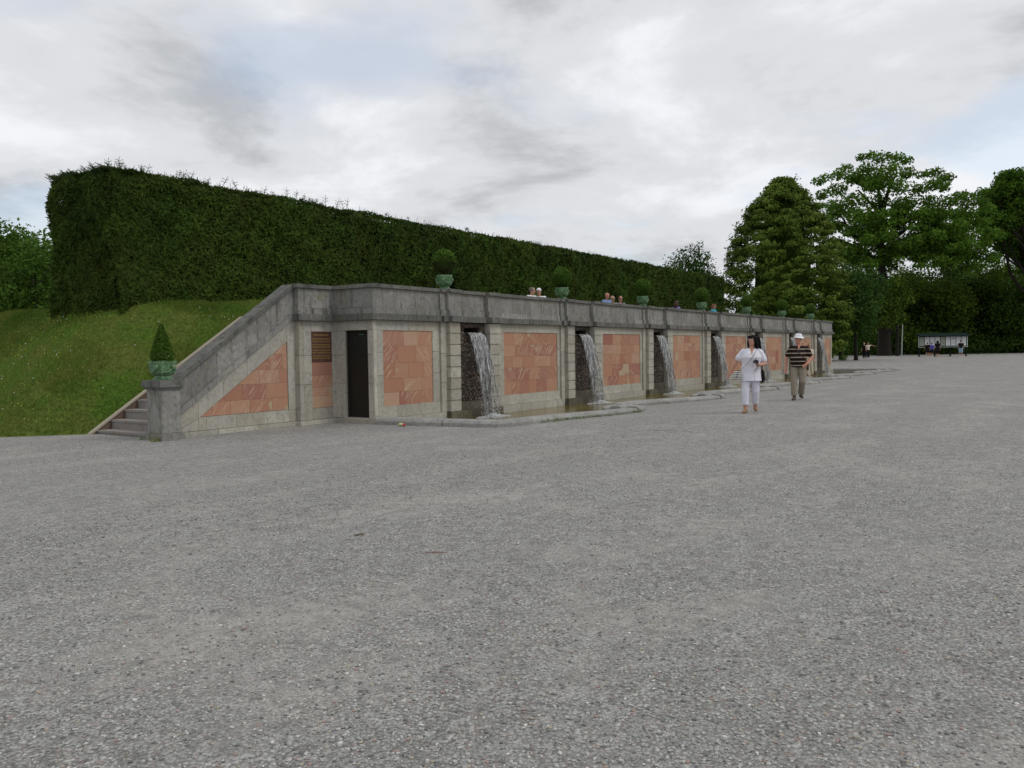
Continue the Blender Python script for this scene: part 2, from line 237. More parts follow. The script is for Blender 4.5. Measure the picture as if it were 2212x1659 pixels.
# ---------------------------------------------------------------- mesh helpers
ICO=None
class MB:
    def __init__(s): s.V=[]; s.Fc=[]; s.T=[]; s.n=0
    def add(s,v,f,tone=.5):
        v=np.asarray(v,float).reshape(-1,3); f=np.asarray(f,int); s.V.append(v); s.Fc.append(f+s.n); s.n+=len(v)
        tn=np.asarray(tone,float); s.T.append(np.full(len(f),float(tn)) if tn.ndim==0 else tn)
    def box(s,x0,x1,y0,y1,z0,z1,tone=None):
        t=random.random() if tone is None else tone
        v=[(x,y,z) for z in (z0,z1) for y in (y0,y1) for x in (x0,x1)]
        s.add(v,[(0,2,3,1),(4,5,7,6),(0,1,5,4),(2,6,7,3),(0,4,6,2),(1,3,7,5)],t)
    def prism(s,poly,y0,y1,tone=None):      # polygon in (x,z), extruded in y
        t=random.random() if tone is None else tone; n=len(poly)
        a=sum(poly[i][0]*poly[(i+1)%n][1]-poly[(i+1)%n][0]*poly[i][1] for i in range(n))
        if a<0: poly=poly[::-1]
        v=[(x,y0,z) for x,z in poly]+[(x,y1,z) for x,z in poly]
        q=[(i,i+n,(i+1)%n+n,(i+1)%n) for i in range(n)]; s.add(v,q,t)
        s.add(v,[tuple(range(n))],t) if n==4 else s.fan(v[:n],t)
        s.fan(v[n:][::-1],t) if n!=4 else s.add(v[n:][::-1],[(0,1,2,3)],t)
    def fan(s,v,t):
        n=len(v); s.add(v,[(0,i,i+1) for i in range(1,n-1)],t)
    def rings(s,rs,tone=.5,cap=True,closed_u=True):
        rs=np.asarray(rs,float); k,n,_=rs.shape; f=[]
        for i in range(k-1):
            for j in range(n if closed_u else n-1):
                j2=(j+1)%n; f.append((i*n+j,i*n+j2,(i+1)*n+j2,(i+1)*n+j))
        s.add(rs.reshape(-1,3),f,tone)
        if cap and closed_u:
            for r,rev in ((rs[0],True),(rs[-1],False)):
                c=r.mean(0); v=np.vstack([r,c]); ff=[(j,(j+1)%n,n) for j in range(n)]
                if rev: ff=[x[::-1] for x in ff]
                s.add(v,ff,tone)
    def tube(s,pts,rad,n=8,tone=.5,round_ends=False,flat=1.0):
        P=np.asarray(pts,float); r=np.asarray(rad,float)*np.ones(len(P))
        if round_ends:
            d0=(P[0]-P[1]); d0/=np.linalg.norm(d0)+1e-9; d1=(P[-1]-P[-2]); d1/=np.linalg.norm(d1)+1e-9
            P=np.vstack([P[0]+d0*r[0]*.95,P[0]+d0*r[0]*.65,P,P[-1]+d1*r[-1]*.65,P[-1]+d1*r[-1]*.95]); r=np.concatenate([[r[0]*.3,r[0]*.76],r,[r[-1]*.76,r[-1]*.3]])
        T=np.gradient(P,axis=0); T/=np.linalg.norm(T,axis=1)[:,None]+1e-9
        u=np.array([0,0,1.]) if abs(T[0][2])<.9 else np.array([0,1.,0]); rs=[]
        for i in range(len(P)):
            a=np.cross(u,T[i]); a/=np.linalg.norm(a)+1e-9; b=np.cross(T[i],a); u=b
            th=np.arange(n)*2*math.pi/n; rs.append(P[i]+r[i]*(np.cos(th)[:,None]*a+np.sin(th)[:,None]*b*flat))
        s.rings(rs,tone)
    def ell(s,c,rx,ry,rz,n=12,k=8,tone=.5,rot=None):
        ph=np.linspace(-math.pi/2+.12,math.pi/2-.12,k); th=np.arange(n)*2*math.pi/n; rs=[]
        for p in ph:
            r=np.stack([rx*math.cos(p)*np.cos(th),ry*math.cos(p)*np.sin(th),np.full(n,rz*math.sin(p))],1)
            if rot is not None: r=r@np.array(rot).T
            rs.append(r+np.asarray(c,float))
        s.rings(rs,tone)
    def build(s,name,mat,parent=None,smooth=False,loc=None):
        me=bpy.data.meshes.new(name); V=np.vstack(s.V) if s.V else np.zeros((0,3))
        me.vertices.add(len(V)); me.vertices.foreach_set('co',V.astype(np.float32).ravel())
        idx=np.concatenate([f.ravel() for f in s.Fc]); ln=np.concatenate([np.full(len(f),f.shape[1]) for f in s.Fc]); st=np.concatenate([[0],np.cumsum(ln)[:-1]])
        me.loops.add(len(idx)); me.loops.foreach_set('vertex_index',idx.astype(np.int32)); me.polygons.add(len(ln)); me.polygons.foreach_set('loop_start',st.astype(np.int32)); me.polygons.foreach_set('loop_total',ln.astype(np.int32))
        me.update(calc_edges=True); at=me.attributes.new('tone','FLOAT','FACE'); at.data.foreach_set('value',np.concatenate(s.T).astype(np.float32))
        me.polygons.foreach_set('use_smooth',np.full(len(ln),bool(smooth)))
        me.materials.append(MT[mat] if isinstance(mat,str) else mat)
        o=bpy.data.objects.new(name,me); COL.objects.link(o)
        if parent: o.parent=parent
        if loc is not None: o.location=loc
        return o
def tag(o,label=None,cat=None,group=None,kind=None):
    if label: o['label']=label
    if cat: o['category']=cat
    if group: o['group']=group
    if kind: o['kind']=kind
    return o
def empty(name,loc=(0,0,0),rz=0,**k):
    o=bpy.data.objects.new(name,None); COL.objects.link(o); o.location=loc; o.rotation_euler=(0,0,rz); o.empty_display_size=.2; return tag(o,**k)
def course(mb,x0,x1,y0,y1,z0,z1,w=.8,gap=.007):
    n=max(1,round((x1-x0)/w)); c=[x0+(x1-x0)*i/n for i in range(n+1)]
    for i in range(1,n): c[i]+=random.uniform(-.12,.12)*w
    for a,b in zip(c[:-1],c[1:]): mb.box(a+(gap/2 if a>x0 else 0),b-(gap/2 if b<x1 else 0),y0,y1,z0,z1)
def leaves(mb,P,Nrm,size,asp=.55,tone=None,jit=.9):
    n=len(P); nr=Nrm+RNG.normal(0,jit,(n,3)); nr/=np.linalg.norm(nr,axis=1)[:,None]+1e-9
    a=np.cross(nr,RNG.normal(0,1,(n,3))); a/=np.linalg.norm(a,axis=1)[:,None]+1e-9; b=np.cross(nr,a)
    sz=np.asarray(size)*RNG.uniform(.65,1.35,n); sz=sz[:,None]
    v=np.stack([P-a*sz*.5,P+b*sz*.5*asp,P+a*sz*.5,P-b*sz*.5*asp],1).reshape(-1,3)
    mb.add(v,np.arange(n*4).reshape(-1,4),RNG.random(n) if tone is None else tone)
def rdir(n):
    d=RNG.normal(0,1,(n,3)); return d/np.linalg.norm(d,axis=1)[:,None]
def clump(mb,c,r,n,size,flat=.7,shell=.45,tb=None,asp=.6,droop=0):
    d=rdir(n); q=RNG.random(n)**.5; rad=(shell+(1-shell)*q)
    r=np.array(r)*np.ones(3)*np.array([1,1,flat]); lump=1+.22*np.sin(d[:,0]*5+c[0])*np.cos(d[:,1]*6+c[2])
    P=np.asarray(c)+d*r*(rad*lump)[:,None]; nm=d*.8+np.array([0,0,.6])
    leaves(mb,P,nm,size,asp,np.clip((tb if tb is not None else .5)+RNG.normal(0,.2,n),0,1))
def sstep(a,b,x):
    t=np.clip((x-a)/(b-a),0,1); return t*t*(3-2*t)
def gz(x,y):
    g=-.10+.16*(1-sstep(5.5,10.5,y)); return g+( .09-g)*sstep(58,78,x)
def ground_at(px,py):
    d=ray(px,py); z=0.
    for _ in range(6):
        t=(z-H)/d[2]; p=np.array([0,0,H])+d*t; z=float(gz(p[0],p[1]))
    return p
# ---------------------------------------------------------------- setting: gravel, water, lawn, terrace
X0=16.04; PB=5.74; XK=[X0+PB*k for k in range(7)]; XE=55.2
K0=[(13.64,12.93),(13.74,12.2),(14.04,10.3),(14.18,10.02),(14.48,9.92),(15.4,9.78),(16.36,9.6),(17.46,9.25),(18.45,9.06)]
KB=[(-2.25,9.98),(-1.9,10.12),(-1.3,10.25),(-.5,10.12),(.5,9.78),(1.5,9.35),(2.4,9.08)]
def kerbline():
    pts=[(a,b) for a,b in K0[3:]]+[(18.95,9.2)]
    for k in range(1,7): pts+=[(XK[k]+a,b) for a,b in KB]+[(XK[k]+2.95,9.2)]
    pts+=[(54.0,9.9),(55.55,9.8)]; return np.array(pts)
KL=kerbline()
def ykerb(x): return np.interp(x,KL[:,0],KL[:,1])
def sheet(name,xs,ys,fn,mat,smooth=True):
    Xg,Yg=np.meshgrid(xs,ys,indexing='ij'); Zg=fn(Xg,Yg); mb=MB(); n,m_=Xg.shape
    V=np.stack([Xg,Yg,Zg],2).reshape(-1,3); i=np.arange(n-1)[:,None]*m_+np.arange(m_-1)[None]; f=np.stack([i,i+m_,i+m_+1,i+1],2).reshape(-1,4); mb.add(V,f); return mb,name,mat
def gbuild():
    mb=MB()
    def part(xs,yl,yh,ny,pw=1.0):
        t=(np.linspace(0,1,ny))**pw; Xg=np.repeat(np.array(xs)[:,None],ny,1); lo=np.array([yl(x) for x in xs])[:,None]; hi=np.array([yh(x) for x in xs])[:,None]
        Yg=hi-(hi-lo)*t[None]; Zg=gz(Xg,Yg); i=np.arange(len(xs)-1)[:,None]*ny+np.arange(ny-1)[None]
        mb.add(np.stack([Xg,Yg,Zg],2).reshape(-1,3),np.stack([i,i+1,i+ny+1,i+ny],2).reshape(-1,4))
    far=[-900,-300,-100,-40,-20,-10,-5,0,4,8,11,13.5]
    part(far,lambda x:-900,lambda x:17.0,90,4); part(far,lambda x:17.0,lambda x:900,20,1)
    # basin stretch: gravel stops under the kerb
    xs=np.concatenate([[13.5,13.56,13.66,13.8,13.95],np.arange(14.1,55.5,.12),[55.5]])
    part(list(xs),lambda x:-900,lambda x: float(np.interp(x,[13.5,13.56,13.66,13.95,14.1],[12.95,12.5,11.9,10.3,9.98])) if x<14.1 else float(ykerb(x)),90,4)
    fx=[55.5,57,60,65,70,78,90,120,200,400,1000]; part(fx,lambda x:-900,lambda x:17.0,90,4); part(fx,lambda x:17.0,lambda x:900,40,1)
    return tag(mb.build('gravel_ground','gravel',smooth=True),kind='structure')
gbuild()
mb=MB(); mb.box(13.6,55.45,8.7,13.3,-.8,-.45,.5); tag(mb.build('basin_floor','wet'),kind='structure')
mb,_,_=sheet('w',np.linspace(13.55,55.45,300),np.linspace(8.75,13.05,40),lambda x,y:-.20+.004*np.sin(x*7+3*np.sin(y*2))*np.cos(y*9+x),'water'); tag(mb.build('basin_water','water',smooth=True),kind='structure')
HY=19.0
def bank(x,y):
    xf=np.interp(y,[16.8,17.9,30],[9.2,7.95,7.2]); xc=np.interp(y,[16.8,19,30],[12.95,11.25,11.0]); hi=2.30+(.45+.22*sstep(11.5,15,x))*sstep(16.9,18.9,y)
    t=np.clip((x-xf)/(xc-xf),-.06,1); tt=t*.8+.2*sstep(0,1,t); lin=sstep(16.8,18,y)
    h=-.10+(hi+.10)*(t*(1-lin)+tt*lin)+.05*np.sin(x*1.7+y)*np.cos(y*1.3)*sstep(17,18,y)*sstep(0,.2,t)
    h=h-(2.5)*sstep(56,61,x); return h
mb,_,_=sheet('b',np.concatenate([np.linspace(6.6,16,90),np.linspace(16.3,62,80)]),np.concatenate([np.linspace(16.82,22,50),np.linspace(22.5,90,50)]),bank,'lawn'); tag(mb.build('grass_bank','lawn',smooth=True),kind='structure')
mb=MB(); mb.box(14.05,56.5,13.42,14.65,1.4,2.298,.5); mb.box(12.86,56.5,14.65,16.85,1.4,2.30,.5); tag(mb.build('terrace_path','gravel'),kind='structure')
# grass blades and flowers on the bank
def blades():
    mb=MB(); n=120000
    x=RNG.uniform(7.2,16.5,n); y=16.85+RNG.random(n)**1.15*8.2; keep=(bank(x,y)>-.095)
    x,y=x[keep],y[keep]; n=len(x); z=bank(x,y)-.005
    h=RNG.uniform(.025,.075,n)*(1+.9*(np.sin(x*2.1)*np.cos(y*1.7)>.3)); a=RNG.uniform(0,6.28,n); w=RNG.uniform(.006,.012,n); lx=RNG.normal(0,.02,n); ly=RNG.normal(0,.02,n)
    v=np.stack([np.stack([x-np.cos(a)*w,y-np.sin(a)*w,z],1),np.stack([x+np.cos(a)*w,y+np.sin(a)*w,z],1),np.stack([x+lx,y+ly,z+h],1)],1).reshape(-1,3)
    mb.add(v,np.arange(n*3).reshape(-1,3),np.clip(.5+.25*np.sin(x*1.3+y*.7)+RNG.normal(0,.2,n),0,1)); tag(mb.build('grass','blade'),kind='stuff',label='short grass covering the bank beside the stone steps')
    for nm,mat,cnt,sz in (('white_flowers','white_fl',120,.022),('yellow_flowers','yellow_fl',800,.018)):
        mb=MB(); cx_=RNG.uniform(8,15.5,26); cy_=17.3+RNG.random(26)*5; i=RNG.integers(0,26,cnt); x=cx_[i]+RNG.normal(0,.55,cnt); y=np.clip(cy_[i]+RNG.normal(0,.5,cnt),16.95,24); k=bank(x,y)>.1; x,y=x[k],y[k]; z=bank(x,y)+RNG.uniform(.05,.11,len(x))
        for s_ in (0,1): leaves(mb,np.stack([x,y,z],1),np.tile([-.6,-.5,.8],(len(x),1)),sz,1,.5*np.ones(len(x)),.5)
        tag(mb.build(nm,mat),kind='stuff',label=('small white daisies' if s_ and mat=='white_fl' else 'small yellow buttercups')+' scattered over the grass bank')
    # tufts of weeds along the kerb and the pedestal
    mb=MB(); pts=[(8.95,14.15,.10,60),(9.5,14.3,.12,70),(9.1,14.75,.1,50)]+[(x,float(ykerb(x))-.2,.10,22) for x in np.concatenate([np.arange(15.2,18.9,.16),[22,23.1,24.8,25,30.7,31,36.4]])]
    for (px,py,h,c) in pts:
        x=px+RNG.normal(0,.09,c); y=py+RNG.normal(0,.04,c); z=gz(x,y); P=np.stack([x,y,z+RNG.uniform(0,h*.55,c)],1); leaves(mb,P,np.tile([0,-.5,1.],(c,1)),.05,.35)
    tag(mb.build('weeds','blade'),kind='stuff',label='green weeds growing along the kerb foot and pedestal')
blades()
def icos():
    bm=bmesh.new(); bmesh.ops.create_icosphere(bm,subdivisions=1,radius=1); v=np.array([x.co[:] for x in bm.verts]); f=np.array([[w.index for w in p.verts] for p in bm.faces]); bm.free(); return v,f
IV,IF=icos()
def stones(mb,P,S,flat=.6,tone=None,wob=.25):
    n=len(P); th=RNG.uniform(0,6.28,n); c,s=np.cos(th),np.sin(th); v=IV[None]*(1+RNG.uniform(-wob,wob,(n,len(IV)))[:,:,None])
    ax=RNG.uniform(.75,1.3,n); x=v[:,:,0]*ax[:,None]; y=v[:,:,1]/ax[:,None]; z=v[:,:,2]*(flat if np.ndim(flat) else flat)
    X=x*c[:,None]-y*s[:,None]; Y=x*s[:,None]+y*c[:,None]; V=np.stack([X,Y,z],2)*S[:,None,None]+P[:,None,:]
    f=(IF[None]+np.arange(n)[:,None,None]*len(IV)).reshape(-1,3); t=RNG.random(n) if tone is None else tone; mb.add(V.reshape(-1,3),f,np.repeat(t,len(IF)))
def loose():
    mb=MB(); n=95000; r=2.2+RNG.random(n)**1.5*16; a=_th+RNG.uniform(-.66,.66,n); x=r*np.cos(a); y=r*np.sin(a)
    den=.5+.5*np.sin(x*1.9+2*np.sin(y*1.3))*np.cos(y*2.1-x*.7); k=RNG.random(n)<(.35+.65*den); x,y=x[k],y[k]; n=len(x)
    S=.0042+.006*RNG.random(n)**3; stones(mb,np.stack([x,y,gz(x,y)+S*.25],1),S,.62)
    tag(mb.build('gravel_stones','pebble'),kind='stuff',label='loose small gravel stones lying on the forecourt')
loose()
# ---------------------------------------------------------------- the terrace wall
TW=empty('terrace_wall',(13.5,13,0),label='long grey granite terrace wall with red sandstone panels, a parapet and a sloping stair end',cat='wall')
OFF=Vector((13.5,13,0))
def wpart(mb,name,mat,smooth=False,**k):
    o=mb.build(name,mat,TW,smooth); o.location=-OFF; return tag(o,**k)
RL=(.05,.46); NI=(.46,1.74); RR=(1.74,2.22)
core=MB(); face=MB(); plinth=MB(); cor=MB(); band=MB(); slab=MB(); cop=MB(); rust=MB(); wetb=MB()
def corebox(a,b): core.box(a,b,13.03,13.55,-.7,2.95,.5)
segs=[(13.75,XK[0]+NI[0])]+[(XK[k]+NI[1],XK[k+1]+NI[0]) for k in range(6)]+[(XK[6]+NI[1],XE-.03)]
for a,b in segs: corebox(a,b)
for k in range(7): core.box(XK[k]+NI[0],XK[k]+NI[1],13.32,13.55,-.7,2.95,.5); core.box(XK[k]+NI[0],XK[k]+NI[1],13.05,13.32,2.24,2.95,.5)
def surround(a,b,p0,p1,z0=.27,z1=2.0):
    course(face,a,b,13.0,13.06,z1,2.228,.9); course(face,a,b,13.0,13.06,.004,z0,.75)
    for u,v in ((a,p0),(p1,b)):
        for q0,q1 in ((z0+.003,.98),(.987,1.5),(1.507,z1-.003)): face.box(u,v,13.0,13.06,q0,q1)
def panel(p0,p1,z0,z1,y,nm='sandstone_panel'):
    mb=MB(); rows=5; hs=[(z1-z0)/rows*random.uniform(.85,1.15) for _ in range(rows)]; s_=sum(hs); z=z0
    for h in hs:
        h*=(z1-z0)/s_; x=p0
        while x<p1-.01:
            w=random.uniform(.38,.78); 
            if p1-(x+w)<.25: w=p1-x
            mb.box(x+.003,x+w-.003,y,y+.05,z+.003,z+h-.003); x+=w
        z+=h
    mb.box(p0,p1,y+.008,y+.045,z0,z1,.2)
    return wpart(mb,nm,'sand')
surround(13.66,XK[0]-.18,13.85,15.60); panel(13.85,15.60,.27,2.0,13.02)
for k in range(6):
    a=XK[k]+RR[1]; b=XK[k+1]-.18; surround(a,b,XK[k]+2.59,XK[k]+5.41); panel(XK[k]+2.59,XK[k]+5.41,.27,2.0,13.02)
surround(XK[6]+RR[1],XE,XK[6]+2.59,XE-.28); panel(XK[6]+2.59,XE-.28,.27,2.0,13.02)
face.box(13.552,13.655,13.0,13.06,.004,2.228)
for k in range(7):
    x=XK[k]; pil=MB()
    for q0,q1 in ((.004,.72),(.727,1.45),(1.457,2.228)): pil.box(x-.175,x+.045,12.95,13.05,q0,q1)
    wpart(pil,'pilaster','stone')
    rp=MB()
    for (a,b) in (RL,RR):
        for i in range(8):
            z=.279*i; rp.box(x+a,x+b,12.84,13.2,z+.006,z+.279-.018)
        rp.box(x+a+.02,x+b-.02,12.862,13.2,.01,2.22,.1)
    wpart(rp,'rusticated_pier','stone')
    wetb.box(x+NI[0],x+NI[1],12.99,13.1,.0,.205); wetb.box(x+NI[0]-.46,x+NI[1]+.5,12.80,13.0,-.5,-.003)
wpart(wetb,'wet_footing','wet')
# plinth
pl=[13.5]+[v for k in range(7) for v in (XK[k]+.0,XK[k]+2.24)]+[XE+.03]
for i in range(0,len(pl),2): course(plinth,pl[i],pl[i+1],12.94,13.05,-.5,-.003,1.1)
# bands over the front, stepping out over the piers
def stepped(mb,z0,z1,base,strip,pier,back,w):
    x=13.55-(13.0-base)
    for k in range(7):
        course(mb,x,XK[k]-.19,base,back,z0,z1,w); mb.box(XK[k]-.19,XK[k]+.03,strip,back,z0,z1+.001); mb.box(XK[k]+.03,XK[k]+.50,pier,back,z0,z1+.002)
        course(mb,XK[k]+.50,XK[k]+1.70,base,back,z0,z1,w); mb.box(XK[k]+1.70,XK[k]+2.25,pier,back,z0,z1+.002); x=XK[k]+2.25
    course(mb,x,XE+(13.0-base),base,back,z0,z1,w)
stepped(cor,2.232,2.375,12.88,12.83,12.73,13.3,1.3)
stepped(band,2.379,2.52,12.96,12.92,12.82,13.3,1.0)
stepped(slab,2.524,2.952,12.99,12.95,12.86,13.3,.85)
stepped(cop,2.956,3.04,12.93,12.89,12.80,13.46,1.2)
# S2: short return wall with the door, facing the stairs (plane x = 13.55)
def yz(mb,x0,x1,y0,y1,z0,z1): mb.box(x0,x1,y0,y1,z0,z1)
core.box(13.745,14.1,13.56,14.6,-.7,2.95,.5); core.box(13.58,13.74,13.93,14.4,-.7,2.95,.5); core.box(13.58,13.76,13.03,13.17,-.7,2.95,.5); core.box(13.58,13.74,13.1,14.0,2.02,2.95,.5)
for (a,b) in ((13.065,13.18),(13.90,14.02),(14.027,14.25)):
    for q0,q1 in ((.004,.80),(.807,1.45),(1.457,2.005)): face.box(13.55,13.60,a,b,q0,q1)
face.box(13.55,13.6,13.065,13.18,2.012,2.228); face.box(13.55,13.6,13.187,14.02,2.012,2.228); face.box(13.55,13.6,14.027,14.25,2.012,2.228)
for zz,x0,x1,mbb,n in ((2.232,13.43,13.9,cor,1),): mbb.box(x0-.003,13.62,12.886,14.13,2.232,2.374)
band.box(13.507,13.62,12.966,14.21,2.380,2.519); slab.box(13.537,13.62,12.996,14.24,2.525,2.951); cop.box(13.477,13.95,12.936,14.6,2.957,3.043)
plinth.box(13.49,13.6,12.945,14.25,-.5,-.004)
dr=MB(); dr.box(13.66,13.70,13.18,13.90,.02,2.0,.5); door=wpart(dr,'door','door_paint')
v=MB(); 
for i in range(15): v.box(13.640,13.662,13.24,13.70,1.50+i*.024,1.50+i*.024+.012,.5)
v.box(13.652,13.661,13.22,13.72,1.48,1.88,.2); vo=v.build('vent_grille','door_vent',door)
v=MB(); v.box(13.645,13.659,13.40,13.55,1.905,1.918,.5); v.build('door_mark','door_mark',door)
v=MB(); v.tube([(13.66,13.27,1.02),(13.62,13.27,1.02),(13.62,13.34,1.02)],.009,8); v.build('door_handle','black_plastic',door)
v=MB(); v.box(13.5,13.72,13.17,13.92,-.45,.018); wpart(v,'door_sill','stone')
# S1: plaque wall (plane y = 14.25)
core.box(12.53,13.6,14.28,14.75,-.7,2.95,.5)
for u,w_ in ((12.50,12.62),(12.627,12.855),(13.485,13.549)):
    for q0,q1 in ((.004,.80),(.807,1.45),(1.457,2.228)): face.box(u,w_,14.25,14.42 if u<12.6 else 14.30,q0,q1)
face.box(12.862,13.478,14.25,14.3,1.995,2.228); face.box(12.862,13.478,14.25,14.3,.004,.255)
plinth.box(12.46,13.488,14.20,14.45,-.5,-.004)
cor.box(12.40,13.43,14.13,14.5,2.232,2.375); band.box(12.47,13.508,14.21,14.5,2.379,2.52); slab.box(12.50,13.538,14.24,14.5,2.524,2.952); cop.box(12.42,13.48,14.18,14.6,2.957,3.04)
panel_o=MB(); z=.26
for h in (.27,.20,.27,.30): panel_o.box(12.862,13.478,14.272,14.3,z+.003,z+h-.002); z+=h
wpart(panel_o,'sandstone_panel','sand')
pq=MB(); pq.box(12.862,13.478,14.262,14.3,1.303,1.99,.5); plq=wpart(pq,'plaque','plaque_stone',label='dark red plaque with rows of gold lettering')
LINES=[("TRAPPAN NEDRE IS KONST",1.895,.040,.46),("ENNAN AV STENHUGGARNES",1.810,.034,.53),("AV DROTT KI M I TESSINS",1.752,.034,.53),("AFVEN IV M KUNGENS HÖRJA",1.680,.034,.53),("MASKINERNS VARD RESTAURN",1.627,.034,.53),("AV RENOV OCH MED UPPST",1.553,.034,.53),("SAMT AV KUNGLIGEN DESS HUS",1.498,.034,.53),("AV SLOTTSBYGGN RIKET UR",1.425,.034,.53),("STENVERKET OCH KONST ÅREN",1.371,.034,.53)]
def text_mesh(txt,size,width):
    cu=bpy.data.curves.new('lettering','FONT'); cu.body=txt; cu.size=size; cu.extrude=.001; cu.align_x='CENTER'
    o=bpy.data.objects.new('tmp',cu); COL.objects.link(o); bpy.context.view_layer.update(); dg=bpy.context.evaluated_depsgraph_get(); me=bpy.data.meshes.new_from_object(o.evaluated_get(dg))
    bpy.data.objects.remove(o); xs=[v.co.x for v in me.vertices]; k=width/max(.001,(max(xs)-min(xs)))
    for v_ in me.vertices: v_.co.x*=k
    return me
lm=MB()
for txt,z,s_,w_ in LINES:
    me=text_mesh(txt,s_*1.35,w_); V=np.array([(v.co.x+13.165,14.2605-v.co.z,v.co.y+z) for v in me.vertices])
    for n_ in (3,4):
        ff=[tuple(p.vertices) for p in me.polygons if len(p.vertices)==n_]
        if ff: lm.add(V,ff)
    for p in me.polygons:
        if len(p.vertices)>4: vs_=list(p.vertices); lm.add(V,[(vs_[0],vs_[i],vs_[i+1]) for i in range(1,len(vs_)-1)])
lm.tube([(13.165+.014*math.cos(t),14.260,1.335+.014*math.sin(t)) for t in np.linspace(0,6.0,12)],.003,5)
lo=lm.build('lettering','brass',plq)
# stair cheek (plane y = 14.38)
SL=.672
def Tz(x): return 1.03+SL*(x-9.45)
CY=14.38
core.prism([(9.4,-.7),(12.53,-.7),(12.53,Tz(12.53)-.12),(9.4,Tz(9.4)-.12)],CY+.03,14.64,.5)
def slope_course(mb,o0,o1,y0,y1,xs,xe,w):
    n=max(1,round((xe-xs)/w)); c=[xs+(xe-xs)*i/n for i in range(n+1)]
    for a,b in zip(c[:-1],c[1:]):
        a2=a+.004; b2=b-.004; mb.prism([(a2,Tz(a2)-o1),(b2,Tz(b2)-o1),(b2,Tz(b2)-o0),(a2,Tz(a2)-o0)],y0,y1)
ccop=MB(); slope_course(ccop,0,.10,CY-.06,14.68,9.42,12.42,1.45); ccop.prism([(12.42,Tz(12.42)),(12.42,2.93),(12.60,2.93),(12.60,3.038),(12.47,3.038)],CY-.06,14.68)
wpart(ccop,'stair_coping','coping')
cs=MB(); slope_course(cs,.104,.64,CY,CY+.1,9.45,12.49,1.0); slope_course(cs,.644,.78,CY-.035,CY+.1,9.40,12.45,1.0); wpart(cs,'stair_parapet','weathered')
cf=MB()
def clip_hyp(poly,off):      # keep below the line Tz(x)-off
    out=[]; n=len(poly); g=lambda p:Tz(p[0])-off-p[1]
    for i in range(n):
        p,q=poly[i],poly[(i+1)%n]; a,b=g(p),g(q)
        if a>=0: out.append(p)
        if (a>=0)!=(b>=0): t=a/(a-b); out.append((p[0]+(q[0]-p[0])*t,p[1]+(q[1]-p[1])*t))
    return out
for a,b in ((9.42,10.0),(10.0,10.6),(10.6,11.2),(11.2,11.8),(11.8,12.28)):
    for o0,o1 in ((.784,1.155),):
        P=[(a+.003,Tz(a)-o1),(b-.003,Tz(b)-o1),(b-.003,Tz(b)-o0),(a+.003,Tz(a)-o0)]
        P=[(x,max(z,.004)) for x,z in P]
        if P[3][1]>.02: cf.prism(P,CY,CY+.06)
P=clip_hyp([(12.283,.27),(12.497,.27),(12.497,2.23),(12.283,2.23)],.784); cf.prism(P,CY,CY+.06)
bx=[10.18,10.9,11.6,12.28,12.497]
for a,b in zip(bx[:-1],bx[1:]): cf.box(a+.003,b-.003,CY,CY+.06,.004,.265)
cf.prism([(9.44,.004),(9.997,.004),(9.997,.236)],CY,CY+.06); cf.prism([(10.003,.004),(10.177,.004),(10.177,.265),(10.05,.265),(10.003,.243)],CY,CY+.06)
wpart(cf,'stair_facing','stone')
tp=MB(); z=.27
for h in (.28,.32,.30,.32,.33):
    x=9.9+random.random()*.3
    while x<12.28:
        w_=random.uniform(.42,.7); b=min(x+w_,12.277); P=clip_hyp([(x+.003,z+.003),(b-.003,z+.003),(b-.003,z+h-.003),(x+.003,z+h-.003)],1.16)
        if len(P)>=3: tp.prism(P,CY+.02,CY+.06)
        x=b+.0001
        if b>=12.277: break
    z+=h
P=clip_hyp([(9.9,.27),(12.28,.27),(12.28,1.9),(9.9,1.9)],1.158); tp.prism(P,CY+.028,CY+.062,.2)
wpart(tp,'sandstone_panel','sand',label='triangular red sandstone panel under the stair')
course(plinth,9.45,12.46,CY-.05,CY+.05,-.5,-.004,.9)
wpart(plinth,'plinth','stone'); wpart(core,'wall_core','joint'); wpart(face,'stone_facing','stone'); wpart(cor,'cornice','coping'); wpart(band,'parapet_base','weathered'); wpart(slab,'parapet','weathered'); wpart(cop,'coping','coping')
# pedestal
pd=MB(); pd.box(9.05,9.44,14.12,14.60,.04,.86); pd.box(9.01,9.48,14.08,14.64,-.5,.036); wpart(pd,'pedestal','weathered')
pd=MB(); pd.box(8.99,9.50,14.06,14.68,.905,1.035); pd.box(9.02,9.47,14.09,14.64,.863,.902); wpart(pd,'pedestal_cap','coping')
# pebbled niches with their spout slots, copied along the wall
nb=MB(); sx0,sx1,sz0,sz1=.85,1.50,1.98,2.10
nb.box(NI[0],sx0,13.05,13.30,.2,2.235,.5); nb.box(sx1,NI[1],13.05,13.30,.2,2.235,.5); nb.box(sx0,sx1,13.05,13.30,.2,sz0,.5); nb.box(sx0,sx1,13.05,13.30,sz1,2.235,.5)
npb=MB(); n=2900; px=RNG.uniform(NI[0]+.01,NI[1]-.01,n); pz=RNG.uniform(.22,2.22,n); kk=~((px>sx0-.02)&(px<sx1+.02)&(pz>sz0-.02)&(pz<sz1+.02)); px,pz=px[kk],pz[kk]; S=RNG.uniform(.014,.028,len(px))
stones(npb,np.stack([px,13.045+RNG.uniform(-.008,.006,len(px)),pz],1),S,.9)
sp_=MB(); sp_.box(sx0+.02,sx1-.02,12.93,13.3,1.955,1.978,.5)
sv=MB(); sv.box(sx0,sx1,13.27,13.31,sz0-.01,sz1+.02,.5)
protoN=[nb,npb,sp_,sv]; first=None
